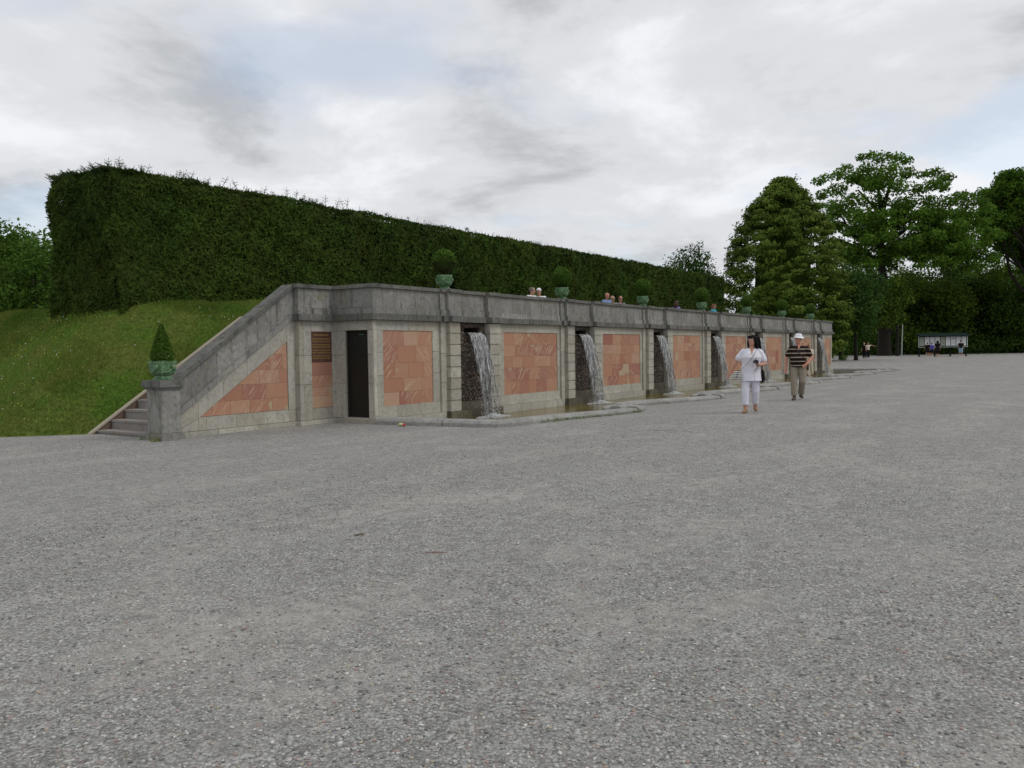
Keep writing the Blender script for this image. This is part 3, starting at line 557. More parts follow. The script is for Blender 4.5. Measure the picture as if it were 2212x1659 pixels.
for k in range(7):
    if k==0:
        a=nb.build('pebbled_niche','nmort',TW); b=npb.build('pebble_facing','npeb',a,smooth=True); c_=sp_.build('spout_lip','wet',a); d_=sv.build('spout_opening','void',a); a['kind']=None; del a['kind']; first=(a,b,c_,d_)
        a.location=Vector((XK[0],0,0))-OFF; b['kind']='stuff'
    else:
        a=first[0].copy(); COL.objects.link(a); a.parent=TW; a.location=Vector((XK[k],0,0))-OFF
        for ch in first[1:]:
            q=ch.copy(); COL.objects.link(q); q.parent=a
# ---------------------------------------------------------------- stairs
ST=empty('stone_staircase',(9.1,15.8,0),label='flight of worn stone steps climbing beside the grass bank',cat='stairs'); SO=Vector((9.1,15.8,0))
for i in range(12):
    mb=MB(); x=9.27+.30*i; z=-.02+.195*i; yl=14.60 if i else 14.66
    mb.box(x,x+.62,yl,16.74,-.5 if i==0 else z-.45,z-.045); mb.box(x-.02,x+.60,yl,16.742,z-.043,z); o=mb.build('step','tread',ST); o.location=-SO
mb=MB(); xs_=[8.95,12.75]; zf=lambda x:-.125+.652*(x-9.2)
mb.prism([(9.1,-.4),(12.9,zf(12.9)-.35),(12.9,zf(12.9)+.07),(9.18,-.10)],16.75,16.845); o=mb.build('stringer','riser',ST); o.location=-SO
mb=MB(); mb.prism([(9.08,-.14),(9.2,-.06),(12.95,zf(12.95)+.072),(12.95,zf(12.95)+.10),(9.12,-.07)],16.735,16.86); o=mb.build('stringer_cap','stringer',ST); o.location=-SO
# ---------------------------------------------------------------- basin kerbs
def spline(pts,m_=6):
    P=np.array(pts,float); out=[]
    for i in range(len(P)-1):
        p0=P[max(i-1,0)];p1=P[i];p2=P[i+1];p3=P[min(i+2,len(P)-1)]
        for t in np.arange(m_)/m_: out.append(.5*((2*p1)+(-p0+p2)*t+(2*p0-5*p1+4*p2-p3)*t*t+(-p0+3*p1-3*p2+p3)*t**3))
    out.append(P[-1]); return np.array(out)
def sweep(mb,pts,w,top,bot,taper=None):
    P=spline(pts); T=np.gradient(P,axis=0); T/=np.linalg.norm(T,axis=1)[:,None]+1e-9; Nn=np.stack([-T[:,1],T[:,0]],1)
    prof=[(-.5,bot),(-.52,top-.07),(-.42,top-.02),(-.25,top),(.25,top),(.42,top-.02),(.5,top-.07),(.5,bot)]; rs=[]
    for i in range(len(P)):
        tp_=1 if taper is None else np.interp(i/(len(P)-1),[0,1],taper); rs.append([(P[i][0]+Nn[i][0]*a*w*tp_,P[i][1]+Nn[i][1]*a*w*tp_,z+(tp_-1)*.05) for a,z in prof])
    # break into stones with thin joints
    step=9; i=0
    while i<len(rs)-1:
        j=min(i+step,len(rs)-1); seg=[np.array(r) for r in rs[i:j+1]]
        d=(seg[1]-seg[0])*.03; seg[0]=seg[0]+d; seg[-1]=seg[-1]-(seg[-1]-seg[-2])*.03
        mb.rings(seg,random.random()); i=j
ords=['first','second','third','fourth','fifth','sixth','seventh']
KG='scroll-ended kerbs round the cascade basin'
for k in range(8):
    mb=MB()
    if k==0: pts=K0; sx=18.45; lab='low granite kerb running from the wall corner to the nearest scroll, below the first waterfall'
    elif k<7: pts=[(XK[k]+a,b) for a,b in KB]; sx=XK[k]+2.4; lab='scrolled granite kerb before the %s waterfall, counted from the dark door'%ords[k]
    else: pts=[(55.42,12.95),(55.5,11.5),(55.55,10.0),(55.75,9.45),(56.1,9.2)]; lab='farthest kerb, closing the basin off from the end of the wall'
    sweep(mb,pts,.38 if k<7 else .32,.05,-.5)
    ob=mb.build('basin_kerb','kerb',None,smooth=False); tag(ob,lab,'kerb',KG)
    if k<7:
        s=MB(); sweep(s,[(sx,9.06),(sx+.3,9.07),(sx+.52,9.24),(sx+.50,9.48),(sx+.3,9.60),(sx+.1,9.55)],.38,.08,-.4,(1,.8)); sweep(s,[(sx+.48,9.5),(sx+.72,9.66),(sx+.6,9.85),(sx+.25,9.88),(sx-.1,9.80)],.30,.075,-.4,(1,.35))
        s.ell((sx+.28,9.36,-.02),.16,.13,.09); s.build('scroll','kerb',ob,smooth=True)
# ---------------------------------------------------------------- waterfalls
FL=['broad smooth sheet of water falling from the spout nearest the dark door','waterfall under the second urn from the stairs, between the first two full-width panels','waterfall in the third pebbled niche from the door','waterfall in the fourth pebbled niche, just left of the woman in white','waterfall mostly hidden behind the woman in white','waterfall mostly hidden behind the man in the striped shirt','last and smallest waterfall, at the far end of the wall']
def arc(u,s,sp=0): # u across, s 0..1 fall parameter
    y=12.94-.52*s**.55-.02; z=1.972-2.172*s; return y,z
def fall(k):
    rn=np.random.default_rng(100+k); x0=XK[k]+.88; x1=XK[k]+1.47; hw=(x1-x0)/2; xm=(x0+x1)/2
    e=empty('waterfall',(xm,12.5,-.2),label=FL[k],cat='waterfall',group='waterfalls along the terrace wall'); O=Vector((xm,12.5,-.2))
    mb=MB(); nu,ns=44,60
    for lay,(thk,s1) in enumerate(((0,.60),(.03,.40))):
        rs=[]
        for i in range(ns):
            s=(i/(ns-1))**1.5*s1; w=hw*(1+.10*s-.10*s*s); row=[]
            for j in range(nu):
                u=j/(nu-1)*2-1; s=min((i/(ns-1))**1.5*s1*(1+.28*math.sin(u*5.3+k*1.7)*math.cos(u*9.1+k)),.75); y,z=arc(u,s); rip=.010*math.sin(u*23+lay)+.012*math.sin(u*11+3*s); row.append((xm+u*w+.01*math.sin(9*s+u*5)-O.x,y+thk+rip*(1+2*s)-O.y,z-O.z))
            rs.append(row)
        mb.rings(rs,.5,False,False)
    mb.build('water_sheet','sheet',e,smooth=True)
    mb=MB()
    for i in range(230):                                # strands
        s0=rn.random()**.8*.9; ln=rn.uniform(.03,.16); u=rn.uniform(-1,1); edge=rn.random()<.3
        if edge: u=math.copysign(rn.uniform(.9,1.03),u); s0=rn.random()*.8; ln=rn.uniform(.12,.25)
        P=[]; wig=rn.uniform(0,6.28)
        for q in np.linspace(0,1,5):
            s=min(s0+ln*q,1); w=hw*(1+.10*s-.05*s*s); y,z=arc(u,s); P.append((xm+u*w+.018*s*math.sin(wig+q*4)-O.x,y-.01-rn.random()*.05*s-O.y,z-O.z))
        mb.tube(P,np.array([.2,1,.9,.7,.2])*rn.uniform(.0022,.0058),5)
    n=1100; s=rn.random(n)**.5; u=np.clip(rn.normal(0,.62,n),-1.5,1.5); w=hw*(1+.1*s-.05*s*s); y=12.92-.52*s**.55+rn.normal(0,.05,n)*(.2+s*s); z=1.972-2.172*s
    global RNG
    S=rn.uniform(.002,.0085,n)*(.5+s); stones(mb,np.stack([xm+u*w-O.x,y-O.y,z-O.z],1),S,1.9)
    n=150; s=.45+rn.random(n)*.55; u=rn.uniform(-1,1,n); w=hw*(1+.1*s); y=12.92-.52*s**.55+rn.normal(0,.03,n); z=1.972-2.172*s
    stones(mb,np.stack([xm+u*w-O.x,y-O.y,z-O.z],1),rn.uniform(.006,.018,n),1.7)
    mb.build('water_strands','drops',e,smooth=True)
    mb=MB(); n=900; a=rn.uniform(0,6.28,n); r=rn.random(n)**.8; px=np.cos(a)*r*.62; py=np.sin(a)*r*.34-.14; h=np.exp(-(r*1.7)**2)*.09*rn.random(n)
    stones(mb,np.stack([px,py,h+.004],1),rn.uniform(.010,.030,n)*(1.2-.7*r),.55)
    mb.build('splash_foam','foam',e,smooth=True)
for k in range(7): fall(k)
# ---------------------------------------------------------------- potted topiary
def pot_mesh(par,square,chip=True,s=1.0):
    n=4 if square else 20; off=math.pi/4 if square else 0; k=1.25 if square else 1.0
    def ringr(z,r): th=np.arange(n)*2*math.pi/n+off; return np.stack([np.cos(th)*r*k*s,np.sin(th)*r*k*s,np.full(n,z*s)],1)
    mb=MB(); sq=lambda z,r: np.array([(math.cos(t)*r*1.35*s,math.sin(t)*r*1.35*s,z*s) for t in np.arange(4)*math.pi/2+math.pi/4])
    mb.rings([ringr(z,r) for z,r in ((.085,.11),(.10,.145),(.135,.175),(.20,.192),(.30,.195),(.315,.203),(.355,.205),(.365,.20),(.365,.185),(.32,.18))],.5); mb.rings([ringr(z,r) for z,r in ((.03,.145),(.05,.125),(.09,.11))],.5)
    b=mb.build('pot','glaze',par,smooth=not square)
    mb=MB(); mb.rings([sq(0,.14),sq(.035,.14)],.5); mb.build('pot_foot','glaze',b)
    mb=MB()
    for q in range(4):
        a=q*math.pi/2+.35; c=np.array([math.cos(a),math.sin(a),0])*.195*s; mb.ell(c+[0,0,.25*s],.035*s,.035*s,.045*s); mb.ell(c*1.08+[0,0,.225*s],.018*s,.018*s,.02*s)
        P=[(math.cos(a+t)*.197*s,math.sin(a+t)*.197*s,(.21-.06*math.sin((t-.2)/1.17*math.pi))*s) for t in np.linspace(.2,1.37,9)]; mb.tube(P,.012*s,6)
    mb.build('relief_ornament','glaze',b,smooth=True)
    if chip: mb=MB(); a=-1.0; mb.ell((math.cos(a)*.195*s,math.sin(a)*.195*s,.25*s),.035*s,.035*s,.045*s); mb.build('chipped_mask','glaze2',b,smooth=True)
    mb=MB(); mb.rings([ringr(.33,.18),ringr(.34,.17)],.5); mb.build('soil','soil',b)
def ball(e,z,r,nl,mat='topiary',size=.042,dry=False):
    mb=MB(); d=rdir(nl); rad=r*(.86+.17*RNG.random(nl)+.035*np.sin(d[:,0]*9+d[:,2]*7+z*31)); P=d*rad[:,None]; 
    if dry: P=P[P[:,2]>-.02]; d=P/np.linalg.norm(P,axis=1)[:,None]
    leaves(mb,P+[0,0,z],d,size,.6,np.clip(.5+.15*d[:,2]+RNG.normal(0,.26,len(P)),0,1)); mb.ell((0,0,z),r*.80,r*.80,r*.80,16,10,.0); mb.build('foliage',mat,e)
    if dry:
        mb=MB(); n=int(nl*.7); d=rdir(n); rad=r*(.85+.15*RNG.random(n)); P=d*rad[:,None]; P=P[P[:,2]<.08]; d=P/np.linalg.norm(P,axis=1)[:,None]; P[:,:2]*=(1+.35*np.clip(P[:,2:],-1,0)/r)*1.0; leaves(mb,P+[0,0,z],d,size*.9,.4); mb.build('dry_twigs','topiary_dry',e)
    mb=MB(); mb.tube([(0,0,.33),(0.005,0,.45),(0,0,z)],.018,7)
    for i in range(6):
        a=i*1.05; mb.tube([(0,0,.42),(math.cos(a)*.1,math.sin(a)*.1,z-.12)],.007,5)
    mb.build('stem','bark',e)
UL=['green urn with a clipped ball whose lower half is brown and bare','clipped ball in a green urn above the second waterfall','clipped ball in a dull grey-green urn above the third waterfall','clipped ball in a bright green urn just left of the woman in teal','clipped ball urn on the parapet above the woman in white','clipped ball urn on the parapet left of the striped-shirt man\'s head','farthest and smallest clipped ball urn, near the end of the wall']
for k in range(7):
    e=empty('potted_topiary',(XK[k]+.27,13.17,3.042),RNG.uniform(-.3,.3),label=UL[k],cat='potted plant',group='clipped ball bushes in green urns on the parapet')
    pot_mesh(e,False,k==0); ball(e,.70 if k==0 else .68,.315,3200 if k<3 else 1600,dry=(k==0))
e=empty('potted_topiary',(9.25,14.37,1.035),.15,label='cone-clipped bush in a square green pot on the stair pedestal',cat='potted plant')
pot_mesh(e,True,True,1.0)
mb=MB(); n=5200; zz=RNG.random(n)**1.3; r=.235*(1-zz)**.8*(.86+.14*RNG.random(n))+.012; a=RNG.uniform(0,6.28,n); r*=np.where(zz<.12,.75+zz*2,1); P=np.stack([r*np.cos(a),r*np.sin(a),.36+zz*.70],1); leaves(mb,P,np.stack([np.cos(a),np.sin(a),np.full(n,.4)],1),.034,.6)
mb.rings([[(rr*.82*math.cos(t),rr*.82*math.sin(t),z_) for t in np.arange(14)*6.283/14] for z_,rr in ((.37,.17),(.45,.225),(.6,.18),(.8,.115),(1.0,.04))],.03); mb.build('foliage','topiary',e)
# ---------------------------------------------------------------- hedge
def hedge():
    xa,xb,ya,yb,zt=11.05,52.2,HY,HY+2.7,6.0
    e=empty('clipped_hedge',(30,HY+1.3,2.8),label='long tall clipped spruce hedge along the terrace',cat='hedge'); O=np.array([30,HY+1.3,2.8])
    mb=MB(); i0=.16
    gapx=(23.55,24.25)
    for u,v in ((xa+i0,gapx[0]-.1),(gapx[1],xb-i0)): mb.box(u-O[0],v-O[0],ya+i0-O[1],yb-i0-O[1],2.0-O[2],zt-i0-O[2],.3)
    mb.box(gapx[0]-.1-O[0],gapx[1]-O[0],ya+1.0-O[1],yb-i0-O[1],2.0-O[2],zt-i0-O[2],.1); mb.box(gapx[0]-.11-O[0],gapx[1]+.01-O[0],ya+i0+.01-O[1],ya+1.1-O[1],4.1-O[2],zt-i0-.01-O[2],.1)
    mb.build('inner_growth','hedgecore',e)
    mb=MB()
    rb=np.random.default_rng(3); KW=[(rb.uniform(-1,1)*f_,rb.uniform(-1,1)*f_,rb.uniform(0,6.28),a_) for f_,a_ in [(2,.03)]*4+[(4,.025)]*5+[(8,.018)]*6+[(15,.012)]*6]
    def bump(u,v): return sum(a_*np.sin(u*p_+v*q_+r_) for p_,q_,r_,a_ in KW)
    def spr(P,Nm,size):
        tn=np.clip(.48+2.2*bump(P[:,0]+P[:,1],P[:,2])+.12*np.sin(P[:,0]*.45+1)+RNG.normal(0,.17,len(P)),0,1); leaves(mb,P-O,Nm,size,.32,tn,.75)
    n=105000; u=RNG.random(n)**1.55; x=xa+u*(xb-xa); z=RNG.uniform(2.5,zt,n); k=~((x>gapx[0])&(x<gapx[1])&(z<4.1)); x,z=x[k],z[k]; n=len(x)
    near=1-sstep(15,30,x); bel=.16*near*(1-sstep(2.8,4.2,z)); y=ya-bump(x,z)-RNG.random(n)*.09-bel+.06; size=np.where(x<26,.13,.19)
    rd=sstep(5.75,6.05,z)*.12; spr(np.stack([x,y+rd,z],1),np.tile([-.2,-1,.3],(n,1)),size)
    n=26000; y=RNG.uniform(ya-.05,yb+.05,n); z=RNG.uniform(2.45,zt,n); x=xa-bump(y+3,z)-RNG.random(n)*.10+.05+sstep(5.7,6.0,z)*.12-.12*(1-sstep(2.8,4.0,z)); spr(np.stack([x,y,z],1),np.tile([-1,-.2,.3],(n,1)),.13)
    n=40000; u=RNG.random(n)**1.55; x=xa+u*(xb-xa); y=RNG.uniform(ya,yb,n); z=zt-.02+bump(x,y)*.5+RNG.random(n)*.05-.07*(np.abs(y-ya)<.12); spr(np.stack([x,y,z],1),np.tile([0,0,1.],(n,1)),.14)
    n=9000; y=RNG.uniform(ya,yb,n); z=RNG.uniform(2.6,zt,n); spr(np.stack([xb+bump(y,z)-.1,y,z],1),np.tile([1,-.3,.3],(n,1)),.2)
    mb.build('foliage','hedge',e)
    mb=MB()                                            # loose spruce shoots breaking the top edge
    def shoot(p,d,L_):
        p=np.array(p,float); d=np.array(d,float); d/=np.linalg.norm(d); mb.tube([p-O,p+d*L_*.5-O,p+d*L_-O],[.008,.006,.003],5,.3)
        m_=int(26*L_/.3); t=RNG.random(m_); q=p+d*L_*t[:,None]; sd_=RNG.normal(0,1,(m_,3)); sd_-=(sd_@d)[:,None]*d; sd_/=np.linalg.norm(sd_,axis=1)[:,None]
        a=sd_*.8+d*.7; a/=np.linalg.norm(a,axis=1)[:,None]; ln=.045; w=np.cross(a,RNG.normal(0,1,(m_,3))); w/=np.linalg.norm(w,axis=1)[:,None]
        v=np.stack([q-w*.005,q+a*ln*.5+w*.004,q+a*ln,q-a*0+w*.005],1).reshape(-1,3)-O; mb.add(v,np.arange(m_*4).reshape(-1,4),RNG.random(m_))
        if L_>.22:
            for s_ in (.45,.65):
                for sg in (-1,1):
                    w_=np.array([sg*.8,.1,.45]); b=p+d*L_*s_; e_=b+w_*L_*.35; mb.tube([b-O,e_-O],[.005,.003],4,.4)
                    t=RNG.random(8); q=b+(e_-b)*t[:,None]; a=RNG.normal(0,1,(8,3)); a/=np.linalg.norm(a,axis=1)[:,None]; v=np.stack([q,q+a*.02+[0,0,.005],q+a*.04,q+a*.02-[0,0,.005]],1).reshape(-1,3)-O; mb.add(v,np.arange(32).reshape(-1,4),RNG.random(8))
    for i in range(560):
        u=RNG.random()**1.45; x=xa+u*(xb-xa); yy=ya+RNG.random()**2*.8; L_=RNG.uniform(.12,.28)*(1.5 if (x<19 and RNG.random()<.25) else .8); shoot((x,yy,zt-.04),(RNG.normal(.1,.45),RNG.normal(-.1,.3),1),L_)
    for i in range(150):
        y=RNG.uniform(ya,yb); z=RNG.choice([zt-.03,RNG.uniform(4.6,zt)]); L_=RNG.uniform(.12,.32); shoot((xa+.05,y,z),(-.9,RNG.normal(0.3,.4),RNG.uniform(.0,1.2)),L_)
    shoot((xa+.25,ya+.1,zt-.02),(.1,0,1),.32)
    mb.build('loose_shoots','spruce',e)
hedge()
# ---------------------------------------------------------------- trees
def branch(mb,a,b,r0,r1,sag=.12):
    a=np.array(a,float); b=np.array(b,float); L_=np.linalg.norm(b-a); pts=[]
    off=RNG.normal(0,.07,3)*L_
    for t in np.linspace(0,1,7): pts.append(a+(b-a)*t+off*math.sin(t*math.pi)+np.array([0,0,-sag*L_*math.sin(t*math.pi)*.5]))
    mb.tube(pts,np.linspace(r0,r1,7),7)
def tree(name,base,trunk_h,trunk_r,clumps,per,size,mat,label,cat='tree',group=None,tone=.5,flat=.7,shell=.45,limbs=True,fork=None,asp=.6):
    base=np.array(base,float); e=empty(name,tuple(base),label=label,cat=cat,group=group)
    mb=MB(); top=fork if fork is not None else trunk_h
    pts=[(0,0,-.3),(0,0,.4),(RNG.normal(0,.15),0,trunk_h*.4),(RNG.normal(0,.2),0,trunk_h)]; mb.tube(pts,[trunk_r*1.45,trunk_r*1.05,trunk_r*.9,trunk_r*.55],10)
    tp_=np.array(pts[-1],float); mid=np.array(pts[2],float)
    if limbs:
        for c,r in clumps:
            c=np.array(c,float)-base; st=mid+(tp_-mid)*RNG.random() if np.linalg.norm(c-tp_)>3 else tp_*.8
            branch(mb,st,c,trunk_r*.34,trunk_r*.06)
    mb.build('trunk','bark',e,smooth=True)
    mb=MB()
    for c,r in clumps:
        c=np.array(c,float)-base; rm=np.max(r) if np.ndim(r) else r
        clump(mb,c,r,int(per*rm*rm),size,flat,shell,np.clip(tone+RNG.normal(0,.16),0,1),asp)
    mb.build('crown',mat,e); return e
def Z5(x,y): return (2700+x/1.659)*.553,(500+y/1.659)*.553      # helper from a crop used while measuring
def pt(x,y,Z,dz=0): q=Z5(x,y); return atd(q[0],q[1],Z+dz)
# the big oak
def lerp_(a,b,t): return a*(1-t)+b*t
def oak():
    Z=108; C=[]
    L_=[(820,350,40),(880,320,45),(960,300,55),(1010,260,45),(1110,190,42),(1170,175,40),(1240,190,55),(1330,190,50),(1390,210,45),(1150,260,60),(1290,270,70),(1400,290,60),(1060,330,60),(950,400,70),(860,430,50),(840,500,35),
        (1180,370,75),(1330,380,80),(1500,300,45),(1580,290,50),(1660,320,45),(1560,370,60),(1470,400,60),(1640,390,40),(1050,470,80),(920,500,55),(1200,480,80),(1380,490,85),(1530,480,70),(1660,480,65),(1750,440,50),(1790,500,50),(1880,480,45),(1930,520,40),(1720,560,65),(1850,590,55),
        (890,590,38),(960,640,30),(1000,560,40),(1150,570,45),(1600,590,60),(1740,650,60),(1880,650,45),(1560,700,45),(1680,740,60),(1800,760,60),(1900,760,50),(1960,830,45),(1840,860,45),(1730,850,40),(1620,800,35),(1500,790,30),(1450,740,28),(1120,740,55),(1200,780,55),(1080,800,50),(1240,840,50),(960,840,35),(1150,870,50),(990,760,25),(1010,690,26),(1330,640,26),(1440,640,30)]
    for x,y,r in L_:
        dz=RNG.uniform(-6,6); p=pt(x,y,Z+dz); rr=r/1.659*.553*Z/F; C.append((p,rr*1.12))
    for i in range(130):
        x=RNG.uniform(880,1990); y=RNG.uniform(540,905)
        if x<1000 and y>860: continue
        dz=RNG.uniform(-6,6); p=pt(x,y,Z+dz); C.append((p,RNG.uniform(.75,1.35)))
    base_C=list(C)
    for i in range(120):
        (p,r),(q,r2)=base_C[RNG.integers(len(base_C))],base_C[RNG.integers(len(base_C))]
        if np.linalg.norm((p-q)[[0,1,2]])<11: C.append((lerp_(p,q,RNG.uniform(.3,.7))+RNG.normal(0,.5,3),RNG.uniform(1.1,1.9)))
    b=atd(1910,772,Z); b[2]=.09
    e=tree('oak_tree',b,9.5,.85,C,150,.38,'oak','big spreading oak with open limbs, tallest tree at the right',tone=.45,flat=.62,shell=.2,limbs=False)
    # limbs
    mb=MB(); tk=e.children[0]; B=b
    def P(x,y,dz=0): return pt(x,y,Z+dz)-B
    trunk_top=P(1250,720); lims=[((1250,990),(1240,560),.6,.3),((1245,760),(1000,620),.4,.14),((1000,620),(900,560),.16,.06),((1250,720),(1450,600),.42,.15),((1450,600),(1620,430),.16,.06),((1260,860),(1480,740),.45,.2),((1480,740),(1800,690),.2,.08),((1300,840),(1700,770),.3,.08),((1230,880),(960,740),.36,.12),((1240,560),(1200,330),.42,.14),((1240,560),(1330,300),.32,.1),((1240,600),(1080,400),.3,.1),((1200,330),(1250,200),.16,.05),((1000,620),(950,600),.1,.04),((1250,800),(1130,700),.2,.07),((1180,880),(1000,830),.24,.09),((1310,700),(1390,560),.16,.06)]
    for a_,b_,r0,r1 in lims: branch(mb,P(*a_),P(*b_,RNG.uniform(-3,3)),r0,r1,.03)
    for i in range(60):
        c,r=C[RNG.integers(len(C))]; c2,r=C[RNG.integers(len(C))]
        if np.linalg.norm(c-c2)<6.5: branch(mb,c-B,c2-B,.08,.03,0)
    o=mb.build('limbs','bark',e,smooth=True)
oak()
def oak2():
    Z=112; C=[]
    for x,y,r in [(2060,300,45),(2120,290,55),(2030,350,45),(1990,400,35),(2080,380,60),(2160,380,70),(2240,330,70),(1930,440,40),(1900,500,36),(2010,470,55),(2110,480,70),(2220,470,80),(1960,560,40),(2060,580,50),(2160,590,60),(2260,600,80),(1930,650,42),(2010,680,45),(2100,700,50),(2200,700,60),(1900,730,36),(1990,770,40),(2080,790,40),(2170,800,45),(2270,760,70),(2140,870,30),(2150,930,34),(2300,430,90),(2330,650,90)]:
        p=pt(x,y,Z+RNG.uniform(-5,5)); rr=r/1.659*.553*Z/F; C.append((p,rr*1.1))
    base_C=list(C)
    for i in range(90):
        (p,r),(q,r2)=base_C[RNG.integers(len(base_C))],base_C[RNG.integers(len(base_C))]
        if np.linalg.norm(p-q)<11: C.append((lerp_(p,q,RNG.uniform(.3,.7))+RNG.normal(0,.5,3),RNG.uniform(1.1,1.9)))
    b=atd(2275,768,Z); b[2]=.09
    tree('oak_tree',b,16,.95,C,165,.42,'oak','oak cut off by the right edge of the view',tone=.38,flat=.6,shell=.2)
oak2()
# the dense linden behind the end of the wall
def linden():
    Z=78; b=atd(1692,750,Z); b[2]=.09; e=empty('linden_tree',tuple(b),label='dense pyramidal linden behind the far end of the wall',cat='tree')
    mb=MB(); mb.tube([(0,0,-.2),(0,0,3),(0,0,13)],[.5,.4,.1],10); mb.build('trunk','bark',e,smooth=True)
    mb=MB(); prof=[(1.0,5.2),(3,5.6),(6,5.5),(8.9,5.1),(10.3,4.7),(12.5,3.85),(13.8,3.1),(15,2.15),(16.0,1.1),(16.9,.25)]; pz=[p[0] for p in prof]; pr=[p[1] for p in prof]
    for i in range(1150):
        z=1.0+15.8*RNG.random()**.9; r=np.interp(z,pz,pr)*(.66+.40*RNG.random()**.6); a=RNG.uniform(0,6.283)
        c=np.array([r*math.cos(a)*.97,r*math.sin(a)*.97,z]); rr=RNG.uniform(.40,.75); out=np.array([math.cos(a),math.sin(a),.5])
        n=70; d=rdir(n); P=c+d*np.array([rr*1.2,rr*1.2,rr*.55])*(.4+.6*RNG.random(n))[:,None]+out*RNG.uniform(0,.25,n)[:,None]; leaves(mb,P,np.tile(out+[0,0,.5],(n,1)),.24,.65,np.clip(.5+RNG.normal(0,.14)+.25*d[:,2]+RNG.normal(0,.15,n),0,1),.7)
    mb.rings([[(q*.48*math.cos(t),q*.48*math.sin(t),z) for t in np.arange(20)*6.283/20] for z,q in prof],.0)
    for i in range(40):
        z=15.7+RNG.normal(0,.4); n=26; c=np.array([RNG.normal(0,.5),RNG.normal(0,.5),z]); leaves(mb,c+RNG.normal(0,.22,(n,3)),np.tile([0,0,1.],(n,1)),.22)
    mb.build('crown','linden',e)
linden()
def sc(px,py,Z,r): return (atd(px,py,Z),r)
# feathery tree tops behind the hedge
C=[sc(1462,575,60,1.1),sc(1480,560,60,1.1),sc(1500,565,61,1.2),sc(1515,575,60,1.0),sc(1452,590,60,1.0),sc(1490,585,60,1.6),sc(1520,595,61,1.2),sc(1538,603,61,.8),sc(1468,600,60,1.6),sc(1500,610,61,1.8),sc(1475,543,60,.45),sc(1497,536,60,.45),sc(1512,528,60,.35),sc(1510,545,60,.6),sc(1529,555,60,.4)]
b=atd(1490,700,60); b[2]=2.0; tree('young_tree',b,5.0,.18,C,260,.17,'young','loose feathery tree top rising above the far end of the hedge',tone=.5,flat=.9,shell=.15)
# two standard trees on the gravel
for (px,py,Z,cl,lab) in ((1849,779,78,[(1848,700,1.9),(1862,670,2.0),(1838,660,1.9),(1850,630,2.1),(1875,640,1.6),(1866,700,1.4),(1890,615,1.5),(1845,600,1.3)],'slim young tree on the gravel with a bright green low crown'),(1816,774,82,[(1815,690,2.0),(1822,650,2.2),(1812,620,2.0),(1828,600,1.6),(1805,660,1.8)],'slim young tree right beside the end of the terrace wall')):
    C=[sc(x,y,Z+RNG.uniform(-1,1),r) for x,y,r in cl]; b=atd(px,py,Z); b[2]=.09; tree('young_tree',b,4.2,.17,C,230,.26,'young',lab,tone=.55,flat=.85,shell=.3)
# wood behind: individual trees
FT=[(1925,690,118,'forest2'),(1975,660,122,'forest'),(2030,665,118,'forest2'),(2085,660,124,'forest'),(2140,665,119,'forest'),(2195,668,122,'forest'),(2245,660,120,'forest'),(1880,680,124,'forest'),(1840,700,128,'forest2'),(1950,640,135,'forest2'),(2055,630,138,'forest'),(2160,640,137,'forest2'),(2300,660,125,'forest'),(2360,650,130,'forest')]
FLB=['dark tree behind the big oak trunk','dark rounded tree behind the thin pole','yellowish-green tree behind the left end of the notice board','deep green tree directly behind the notice board','dark tree just right of the notice board','dark tree between the notice board and the right edge','dark tree at the right edge of the view','dark tree seen between the young trees and the oak','dark tree filling the gap beside the linden','taller tree crown behind the pole','taller crown rising behind the notice board','taller crown under the sky gap at right','dark tree just outside the right edge','outermost dark tree outside the right edge']
for (px,py,Z,mat),lab in zip(FT,FLB):
    b=atd(px,771,Z); b[2]=.09; C=[]; far=Z>130; top=(575 if far else 600)+RNG.uniform(-8,8)
    hm=(770-top)/F*Z
    for i in range(24):
        a=RNG.uniform(0,6.28); q=RNG.random()**.5; zz=hm*(.08+.80*RNG.random()); rr=RNG.uniform(1.6,2.5); w=4.6*(1-.35*(zz/hm)**2); C.append((b+np.array([math.cos(a)*w*q,math.sin(a)*w*q,zz-rr*.3]),rr))
    C.append((b+np.array([0,0,hm-1.6]),1.9))
    tree('woodland_tree',b,hm*.6,.35,C,95,.42,mat,lab,group='trees of the dark wood behind the notice board',tone=.45,flat=.85,shell=.25)
C=[sc(1880+RNG.uniform(-28,75),y,102+RNG.uniform(-2,2),RNG.uniform(1.2,1.8)) for y in (612,622,630,640,648,655,662,670,678,686,640,656,672,620,634,650,664,680,690,645,660,695,700,688)]
b=atd(1938,771,104); b[2]=.09; tree('woodland_tree',b,7,.22,C,120,.36,'forest2','broad low crown hanging in front of the big oak trunk',group='trees of the dark wood behind the notice board',tone=.5,flat=.8,shell=.2)
# undergrowth as one mass
mb=MB()
for i in range(46):
    px=1800+i*14; Z=RNG.uniform(112,118); p=atd(px,771,Z); p[2]=RNG.uniform(.6,1.7); clump(mb,p,RNG.uniform(1.3,2.1),150,.4,.9,.2,.25)
p0=atd(1790,771,119); p1=atd(2500,771,119)
tag(mb.build('undergrowth','forest'),kind='stuff',label='dark undergrowth at the foot of the wood')
mb=MB()
for i in range(150):
    px=1790+(i%75)*10; Z=RNG.uniform(140,150); p=atd(px,771,Z); p[2]=RNG.uniform(1,7.5)+(i//75)*5; clump(mb,p,3.6,260,.85,.9,.1,.2)
tag(mb.build('distant_wood','forest'),kind='stuff',label='dark mass of the far wood closing the view')
mb=MB()
for i in range(40):
    p=np.array([66+RNG.uniform(0,36),26+RNG.uniform(-3,14),RNG.uniform(.8,5)]); clump(mb,p,2.4,200,.45,.9,.1,.2)
tag(mb.build('shrubbery','forest'),kind='stuff',label='dark shrubbery below the linden behind the wall end')
